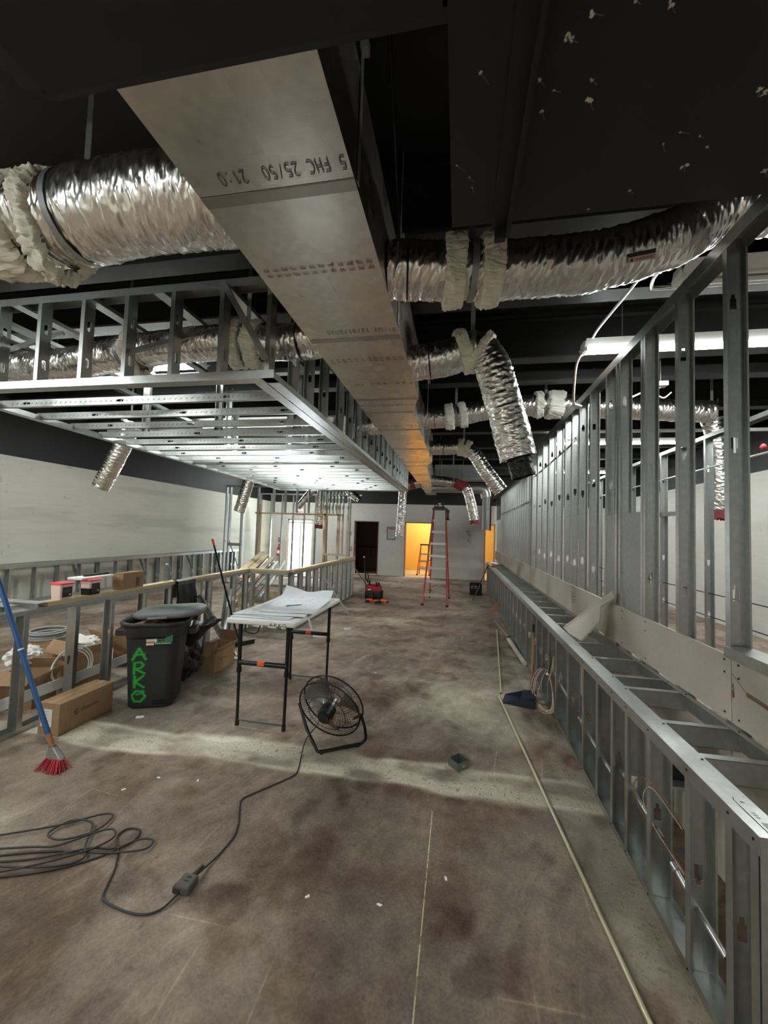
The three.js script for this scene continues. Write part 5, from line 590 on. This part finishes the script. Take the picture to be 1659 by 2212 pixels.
{ const t = thing('push_broom', 'push broom with a black handle and red tip leaning on the half wall', 'broom'); const A = [-2.92, 0.06, -5.1], B = [-3.12, 1.38, -4.72]; part(t, 'handle', rod(A, B, 0.012, 10), M.blackTube); part(t, 'grip', rod(B, [-3.132, 1.46, -4.695], 0.014, 10), M.orange); part(t, 'head', (() => { const g = rbox(0.46, 0.035, 0.06, 0.008, 0, 0.045, 0); g.rotateY(1.0); g.translate(-2.92, 0, -5.1); return g; })(), M.blackPlastic); part(t, 'bristles', (() => { const g = box(0.45, 0.03, 0.045, 0, 0.015, 0); g.rotateY(1.0); g.translate(-2.92, 0, -5.1); return g; })(), std({ color: C('#2d3236'), roughness: 0.9 })); }
// dust pan with long handle
{ const t = thing('dust_pan', 'navy dust pan with a wooden broom handle by the bench frame', 'dust pan'); const c = [0.63, 0, -4.2];
  const w = 0.12, d = 0.15; const shp = (sx) => extrude([[0, 0], [d * 2, 0], [d * 2, 0.085], [d * 1.2, 0.075], [0, 0.004]], 0.004); const g = merge(box(d * 2, 0.004, w * 2, d, 0.003, 0), shp().translate(0, 0, -w), shp().translate(0, 0, w), box(0.004, 0.085, w * 2, d * 2, 0.0425, 0), rot(box(0.14, 0.004, w * 2), 0, 0, 0.15).translate(d * 2 - 0.06, 0.085, 0)); g.translate(-d, 0, 0); g.rotateY(-0.25); g.translate(...c); part(t, 'pan', g, M.navy);
  const h = part(t, 'handle', rod([0.79, 0.05, -4.42], [0.845, 0.56, -4.72], 0.0135, 12), M.handleWood); part(h, 'grip', rod([0.845, 0.56, -4.72], [0.853, 0.64, -4.765], 0.0145, 12), M.rubber); part(h, 'socket', rod([0.775, 0.03, -4.35], [0.795, 0.11, -4.45], 0.016, 12), std({ color: C('#5b3a26'), roughness: 0.6 })); }
{ const t = thing('cable_coil', 'loose coil of pink and brown cable hanging from the bench frame', 'cable'); const m1 = M.cable, m2 = std({ color: C('#8b6a5a'), roughness: 0.5 }); const lp = (o, s, m) => part(t, 'loop', tube([[0.875, 0.34, -4.12], [0.84 - 0.04 * s, 0.3, -4.25 - 0.05 * s], [0.79 - 0.06 * s, 0.16, -4.28 - 0.04 * s], [0.77 - 0.02 * s, 0.04 - o, -4.14], [0.8, 0.02 - o * 0.5, -3.95 + o], [0.85, 0.09, -3.84 - 0.05 * s], [0.875, 0.22, -3.92]], 0.0045, 70, 7, true), m); lp(0, 0, m1); lp(-0.03, 0.5, m1); lp(-0.02, -0.4, m2); lp(-0.06, 0.2, m1); lp(-0.09, 0.7, m2); lp(-0.04, -0.7, m1); part(t, 'tail', tube([[0.87, 0.3, -4.1], [0.885, 0.45, -4.05], [0.9, 0.5, -4.15], [0.93, 0.42, -4.25]], 0.005, 24, 6), M.rubber); part(t, 'tail', tube([[0.87, 0.28, -4.05], [0.885, 0.4, -4.0], [0.9, 0.52, -4.0]], 0.005, 24, 6), m1); part(t, 'tie', rod([0.86, 0.33, -4.08], [0.88, 0.31, -4.13], 0.012), M.white); }
for (const [a, b, l] of [[[0.69, 0.0105, -7.16], [0.47, 0.0105, -4.34], 'pale metal conduit lying on the floor, the farther one'], [[0.44, 0.0105, -4.25], [0.715, 0.0105, -1.05], 'pale metal conduit lying on the floor, the nearer one']]) { const t = thing('conduit_length', l, 'conduit', [0, 0, 0], 0, 'conduits on the floor'); part(t, 'pipe', rod(a, b, 0.0098, 14), std({ color: C('#d9cfae'), metalness: 0.55, roughness: 0.36 })); const d = V(...b).sub(V(...a)).normalize(); part(t, 'bore', rod(b, V(...b).addScaledVector(d, 0.0006).toArray(), 0.0085, 12), M.screw); }
{ const t = thing('electrical_box', 'small square steel electrical box lying on the floor', 'box', [0.04, 0, -2.94], 0.72); const k = 0.002; part(t, 'walls', merge(box(0.1, 0.055, k, 0, 0.0275, 0.05), box(0.1, 0.055, k, 0, 0.0275, -0.05), box(k, 0.055, 0.1, 0.05, 0.0275, 0), box(k, 0.055, 0.1, -0.05, 0.0275, 0), box(0.1, k, 0.1, 0, 0.001, 0)), std({ color: C('#7d857c'), metalness: 0.8, roughness: 0.45 })); part(t, 'knockout', merge(rod([0, 0.002, 0], [0, 0.004, 0], 0.014, 16), rod([0.0, 0.028, 0.0505], [0, 0.028, 0.052], 0.012, 16)), M.galvDull); part(t, 'screw', rod([0.02, 0.003, 0.01], [0.02, 0.02, 0.01], 0.004), M.conduit); part(t, 'ear', box(0.012, 0.002, 0.012, -0.042, 0.054, -0.042), M.galv); }
{ const t = thing('cardboard_tube', 'pale cardboard tube lying at the foot of the bench frame', 'tube'); part(t, 'tube', rod([0.8, 0.03, -6.5], [0.86, 0.03, -5.35], 0.029, 20), std({ color: C('#b9b29f'), roughness: 0.8 })); part(t, 'bore', rod([0.7985, 0.03, -6.505], [0.8, 0.03, -6.5], 0.024, 18), M.handleWood); }
{ const t = thing('steel_angle', 'dark steel angle lying along the bench foot, farther away', 'angle'); part(t, 'bar', merge(bar([0.72, 0.012, -7.9], [0.83, 0.012, -6.7], 0.03, 0.004), bar([0.705, 0.018, -7.9], [0.815, 0.018, -6.7], 0.004, 0.03)), M.galvDull); part(t, 'end_cap', box(0.034, 0.034, 0.004, 0.825, 0.017, -6.69), M.blackTube); }
{ const t = thing('wood_scrap', 'small brown wood wedge leaning at the far bench foot', 'scrap', [0.84, 0, -8.9]); part(t, 'wedge', extrude([[-0.05, 0], [0.05, 0], [0.03, 0.2], [-0.02, 0.18]], 0.05, 0.002), M.handleWood); part(t, 'chip', box(0.08, 0.01, 0.06, 0.02, 0.005, 0.1), M.handleWood); }
[['small dark scrap of metal on the floor in mid room', 0.02, -6.4, 0.05, 'galvDull'], ['little white plastic channel on the floor past the table', -1.76, -6.45, 0.06, 'white'], ['white scrap of track lying under the table on the floor', -2.05, -5.9, 0.09, 'white'], ['tiny white paper scrap on the floor before the bin', -2.6, -3.02, 0.03, 'paper']].forEach(([l, x, z, s, m]) => { const t = thing('floor_scrap', l, 'scrap', [x, 0, z], 0.5); part(t, 'base', box(s * 2, 0.004, s, 0, 0.003, 0), M[m]); part(t, 'side', box(s * 1.8, s * 0.6, 0.003, 0, s * 0.3, s / 2), M[m]); });
for (const [i, p] of [[0, [-1.86, -2.35]], [1, [-1.98, -2.2]], [2, [-1.6, -2.38]], [3, [-0.3, -1.8]], [4, [-0.62, -1.77]], [5, [-0.02, -2.0]], [6, [-1.3, -3.6]], [7, [-0.9, -4.6]]]) { const t = thing('paint_chip', 'tiny white chip lying loose on the bare floor', 'chip', [p[0], 0, p[1]], i, 'white chips scattered over the floor'); part(t, 'flake', extrude([[-0.012, -0.004], [0.01, -0.006], [0.014, 0.003], [-0.006, 0.007]], 0.002).rotateX(-Math.PI / 2), M.paper); }
// ------------------------------------------------------------------ ladders, tools
function stepLadder(t, H, w0, w1, D, steps, mat, foot) { // front rails at z = 0 leaning back
  const zt = -D * 0.62; const lerp = (a, b, k) => a + (b - a) * k, X = (y) => lerp(w0, w1, y / H), Zf = (y) => lerp(0, zt, y / H), Zr = (y) => lerp(-D, zt - 0.06, y / H);
  for (const s of [-1, 1]) { const f = part(t, 'front_rail', bar([s * w0, 0.03, 0], [s * w1, H - 0.04, zt], 0.03, 0.075), mat); part(f, 'foot', rbox(0.06, 0.05, 0.09, 0.008, s * w0, 0.025, 0), M.rubber); const b = part(t, 'rear_rail', bar([s * (w0 - 0.03), 0.03, -D], [s * w1, H - 0.06, zt - 0.06], 0.026, 0.05), mat); part(b, 'foot', rbox(0.05, 0.04, 0.06, 0.008, s * (w0 - 0.03), 0.02, -D), M.rubber); }
  for (const y of steps) { part(t, 'step', merge(box(X(y) * 2, 0.012, 0.08, 0, y, Zf(y) - 0.01), box(X(y) * 2, 0.05, 0.006, 0, y - 0.025, Zf(y) + 0.03)), M.aluminium); part(t, 'rear_bar', box((X(y) - 0.02) * 2, 0.03, 0.02, 0, y - 0.02, Zr(y)), M.aluminium); }
  part(t, 'top_cap', rbox(w1 * 2 + 0.07, 0.06, 0.16, 0.012, 0, H - 0.02, zt - 0.03), std({ color: C('#4d4f44'), roughness: 0.6 }));
  for (const s of [-1, 1]) part(t, 'spreader', tube([[s * X(H * 0.45), H * 0.45, Zf(H * 0.45)], [s * X(H * 0.45) * 0.95, H * 0.43, (Zf(H * 0.45) + Zr(H * 0.45)) / 2], [s * X(H * 0.45), H * 0.45, Zr(H * 0.45)]], 0.008, 12, 6), M.galvDull);
  if (foot) for (const s of [-1, 1]) part(t, 'corner_brace', merge(bar([s * (w0 - 0.005), 0.06, 0.0], [s * (w0 - 0.09), 0.27, Zf(0.27)], 0.012, 0.02), tube([[s * (w0 - 0.03), 0.1, -D], [s * (w0 - 0.1), 0.28, -D * 0.97], [s * 0.05, 0.32, -D * 0.97]], 0.012, 14, 6)), mat); }
{ const t = thing('step_ladder', 'tall red fibreglass step ladder standing open in the middle of the room', 'ladder', [-0.48, 0, -9.05], -0.04); stepLadder(t, 2.24, 0.275, 0.145, 1.2, [0.25, 0.54, 0.84, 1.12, 1.4, 1.68, 1.95], M.orangeFibre, true); }
{ const t = thing('step_ladder', 'short orange step ladder standing in the yellow doorway', 'ladder', [-1.28, 0, -15.35]); stepLadder(t, 1.18, 0.23, 0.14, 0.6, [0.28, 0.55, 0.82], M.orange, true); }
{ const t = thing('cordless_drill', 'black cordless drill hooked on the right side of the ladder top', 'drill', [-0.25, 1.98, -9.72]); part(t, 'body', merge(rbox(0.06, 0.08, 0.14, 0.015, 0, 0.18, 0), rbox(0.045, 0.16, 0.06, 0.012, 0, 0.08, 0.02)), M.blackPlastic); part(t, 'battery', rbox(0.07, 0.05, 0.11, 0.01, 0, -0.01, 0.02), M.rubber); part(t, 'chuck', rod([0, 0.19, -0.07], [0, 0.19, -0.14], 0.02), M.blackTube); }
{ const t = thing('tool_holder', 'black tool rack with clamps standing on the ladder top', 'tool', [-0.46, 2.252, -9.8]); part(t, 'rack', merge(rbox(0.26, 0.025, 0.1, 0.006, 0, 0.0125, 0), rbox(0.025, 0.14, 0.03, 0.006, -0.11, 0.08, 0), rbox(0.02, 0.12, 0.03, 0.006, 0.1, 0.07, 0)), M.blackPlastic); part(t, 'clamp', tube([[-0.05, 0.02, 0], [0.0, 0.11, 0], [0.06, 0.09, 0], [0.07, 0.03, 0]], 0.014, 16, 8), M.blackPlastic); part(t, 'jaw', rbox(0.06, 0.03, 0.03, 0.006, 0.0, 0.09, 0.02), M.white); }
{ const t = thing('tool_bag', 'red topped black tool bag with a rod sticking up on the floor', 'bag', [-1.98, 0, -9.55]); part(t, 'bag', loft([rrRing(0.001, 0.001, 0.0005, 0), rrRing(0.18, 0.13, 0.04, 0), rrRing(0.2, 0.14, 0.05, 0.12), rrRing(0.18, 0.13, 0.05, 0.22)]), M.blackPlastic); part(t, 'red_top', loft([rrRing(0.184, 0.134, 0.05, 0.2), rrRing(0.185, 0.135, 0.05, 0.27), rrRing(0.17, 0.12, 0.05, 0.33), rrRing(0.14, 0.1, 0.05, 0.24)]), std({ color: C('#9c1f2c'), roughness: 0.7 })); part(t, 'pocket', merge(rbox(0.12, 0.16, 0.05, 0.012, -0.03, 0.1, 0.15), rbox(0.08, 0.18, 0.06, 0.012, 0.2, 0.12, 0.02)), M.rubber); part(t, 'name_tag', box(0.08, 0.03, 0.002, -0.08, 0.23, 0.139), M.white); part(t, 'rod', rod([-0.19, 0.1, 0], [-0.26, 0.98, 0.02], 0.008, 8), M.blackTube); part(t, 'rod_tip', new THREE.SphereGeometry(0.018, 12, 8).translate(-0.26, 0.99, 0.02), M.white); part(t, 'tool_grip', merge(rbox(0.04, 0.16, 0.05, 0.012, -0.1, 0.36, 0.02), rbox(0.03, 0.12, 0.04, 0.01, 0.06, 0.34, 0), rbox(0.05, 0.1, 0.03, 0.01, 0.12, 0.35, 0.03)), M.rubber); part(t, 'strap_handle', tube([[-0.14, 0.36, 0], [-0.2, 0.5, 0.02], [-0.19, 0.62, 0.02], [-0.14, 0.55, 0.02], [-0.15, 0.36, 0]], 0.014, 20, 6), M.rubber); }
[['orange cordless tool on the floor before the tool bag, left', -1.98, -9.1, 0.1], ['orange cordless tool on the floor before the tool bag, middle', -1.8, -9.02, 0.5], ['orange cordless tool on the floor before the tool bag, right', -1.62, -9.1, -0.6]].forEach(([l, x, z, r]) => { const t = thing('cordless_tool', l, 'power tool', [x, 0, z], r, 'orange cordless tools'); part(t, 'body', merge(rbox(0.15, 0.065, 0.07, 0.018, 0, 0.034, 0), rbox(0.05, 0.05, 0.12, 0.015, -0.03, 0.03, 0.07)), M.orange); part(t, 'battery', rbox(0.09, 0.06, 0.05, 0.008, -0.03, 0.031, 0.14), M.blackPlastic); part(t, 'nose', rod([0.07, 0.034, 0], [0.13, 0.034, 0], 0.02, 12, 0.014), M.blackPlastic); });
{ const t = thing('milk_crate', 'black plastic crate on the floor near the far bench end', 'crate', [0.5, 0, -11.22]); const b = []; const w = 0.15, h = 0.3; for (const s of [-1, 1]) { b.push(box(0.3, 0.05, 0.012, 0, 0.275, s * w), box(0.3, 0.06, 0.012, 0, 0.03, s * w), box(0.012, 0.05, 0.3, s * w, 0.275, 0), box(0.012, 0.06, 0.3, s * w, 0.03, 0)); for (const q of [-0.135, -0.05, 0.05, 0.135]) b.push(box(0.025, h, 0.012, q, h / 2, s * w), box(0.012, h, 0.025, s * w, h / 2, q)); b.push(box(0.3, 0.02, 0.012, 0, 0.16, s * w), box(0.012, 0.02, 0.3, s * w, 0.16, 0)); } part(t, 'sides', merge(b), M.blackPlastic); part(t, 'bottom', box(0.3, 0.012, 0.3, 0, 0.006, 0), M.blackPlastic); part(t, 'contents', box(0.24, 0.12, 0.24, 0, 0.08, 0), M.rubber); }
{ const t = thing('pole', 'black pole leaning from the floor onto the far bench frame', 'pole'); part(t, 'shaft', rod([0.4, 0.012, -10.2], [0.86, 0.74, -11.9], 0.013, 10), M.blackTube); part(t, 'grip', rod([0.83, 0.69, -11.79], [0.87, 0.755, -11.93], 0.026, 10), M.rubber); }
{ const t = thing('paper_sheet', 'white paper lying on the far end of the bench frame', 'paper', [1.12, 0.774, -12.3], 0.3); part(t, 'sheet', sheetGeo(0.22, 0.3, 0.012, 3, 0.02), std({ color: C('#e6e6e4'), roughness: 0.85, side: THREE.DoubleSide })); part(t, 'under_board', box(0.26, 0.004, 0.4, 0.0, -0.001, 0.1), M.handleWood); }
{ const t = thing('tape_roll', 'small red tape roll on the far bench rail', 'tape', [0.95, 0.772, -11.1]); part(t, 'roll', new THREE.TorusGeometry(0.045, 0.02, 10, 24).rotateX(Math.PI / 2).translate(0, 0.02, 0), M.red); part(t, 'core', new THREE.CylinderGeometry(0.026, 0.026, 0.036, 20, 1, true).translate(0, 0.02, 0), M.card); }
{ const t = thing('plastic_film', 'strip of white film hanging over the far end of the bench', 'film'); part(t, 'strip', tube([[0.95, 0.79, -12.75], [0.88, 0.77, -12.78], [0.85, 0.6, -12.8], [0.87, 0.45, -12.82]], 0.02, 14, 4), M.bagWhite); part(t, 'tail', tube([[0.95, 0.79, -12.7], [1.1, 0.785, -12.72], [1.2, 0.79, -12.6]], 0.012, 10, 4), M.bagWhite); }
// ------------------------------------------------------------------ things on the end wall
{ const t = thing('picture_frame', 'small black framed notice on the end wall between the doorways', 'picture', [-2.45, 1.57, -14.69]); part(t, 'frame', merge(box(0.3, 0.02, 0.02, 0, 0.22, 0), box(0.3, 0.02, 0.02, 0, -0.22, 0), box(0.02, 0.46, 0.02, -0.15, 0, 0), box(0.02, 0.46, 0.02, 0.15, 0, 0)), M.blackPlastic); part(t, 'notice', new THREE.PlaneGeometry(0.29, 0.44), std({ map: canvasTex(128, 192, (c) => { c.fillStyle = '#b9b6ae'; c.fillRect(0, 0, 128, 192); c.fillStyle = '#a8423c'; c.fillRect(16, 16, 96, 20); c.fillStyle = '#7f7c76'; for (let i = 0; i < 9; i++) c.fillRect(16, 50 + i * 14, 60 + (i * 23) % 36, 5); }), roughness: 0.6 })); }
{ const t = thing('exit_sign', 'red lettered exit sign above the glazed door', 'sign', [-6.05, 2.28, -14.66]); part(t, 'case', rbox(0.32, 0.2, 0.05, 0.008), M.white); part(t, 'lettering', new THREE.PlaneGeometry(0.28, 0.16), printMat(lettering(256, 128, (c) => { c.fillStyle = '#cc2b2b'; c.font = 'bold 96px sans-serif'; c.textAlign = 'center'; c.textBaseline = 'middle'; c.fillText('EXIT', 128, 66, 240); })), [0, 0, 0.0265]); }
{ const t = thing('fire_extinguisher', 'red fire extinguisher on the wall left of the exit door', 'extinguisher', [-6.86, 0.55, -14.6]); part(t, 'cylinder', lathe([[0, 0], [0.06, 0], [0.065, 0.02], [0.065, 0.3], [0.045, 0.36], [0.02, 0.38], [0.0, 0.38]], 24), M.red); part(t, 'valve', merge(rod([0, 0.37, 0], [0, 0.43, 0], 0.018), box(0.1, 0.015, 0.02, 0.02, 0.43, 0), box(0.09, 0.012, 0.02, 0.02, 0.46, 0)), M.blackPlastic); part(t, 'hose', tube([[0.02, 0.42, 0], [0.09, 0.38, 0.02], [0.085, 0.2, 0.03], [0.08, 0.1, 0.03]], 0.01, 16, 6), M.rubber); part(t, 'label_band', lathe([[0.0655, 0.1], [0.0655, 0.22]], 24), M.white); }
[['small dark framed sign above the fire extinguisher', -6.86, 1.18, 0.14, 0.16, '#7a4a44'], ['pale paper notice beside the small dark sign', -6.66, 1.18, 0.1, 0.14, '#cbb29c'], ['red alarm box right of the exit door', -5.44, 1.2, 0.1, 0.14, '#b8563f'], ['grey switch plate left of the dark doorway', -4.06, 1.52, 0.16, 0.14, '#8d8f90'], ['brown switch plate low beside the dark doorway', -3.98, 0.94, 0.07, 0.16, '#9b7c62']].forEach(([l, x, y, w, h, c]) => { const t = thing('wall_plate', l, 'plate', [x, y, -14.69]); part(t, 'plate', rbox(w, h, 0.02, 0.004), std({ color: C(c), roughness: 0.55 })); part(t, 'inset', rbox(w * 0.45, h * 0.4, 0.012, 0.002, 0, 0, 0.008), std({ color: C('#b7b2aa'), roughness: 0.6 })); });
{ const t = thing('pencil_marks', 'dark scribbled marks on the end wall under the hanging duct', 'writing', [0.37, 1.55, -14.696]); part(t, 'marks', new THREE.PlaneGeometry(0.3, 0.5), printMat(lettering(128, 224, (c) => { c.strokeStyle = 'rgba(60,58,54,.8)'; c.lineWidth = 7; for (const p of [[[30, 30], [70, 24], [70, 50], [36, 54]], [[50, 90], [84, 84], [80, 120]], [[66, 150], [60, 200], [90, 196]]]) { c.beginPath(); p.forEach((q, i) => (i ? c.lineTo(...q) : c.moveTo(...q))); c.stroke(); } }))); }
{ const t = thing('steel_column', 'dark red painted steel hanger at the far end by the round duct', 'hanger'); part(t, 'post', box(0.06, 1.1, 0.05, 0.92, 2.3, -12.2), std({ color: C('#5e1c1c'), roughness: 0.6 })); part(t, 'plate', box(0.14, 0.04, 0.1, 0.92, 2.86, -12.2), std({ color: C('#5e1c1c'), roughness: 0.6 })); part(t, 'rod', rod([0.92, 2.86, -12.2], [0.92, 4.15, -12.2], 0.012), M.blackTube); }

renderer.render(scene, camera);
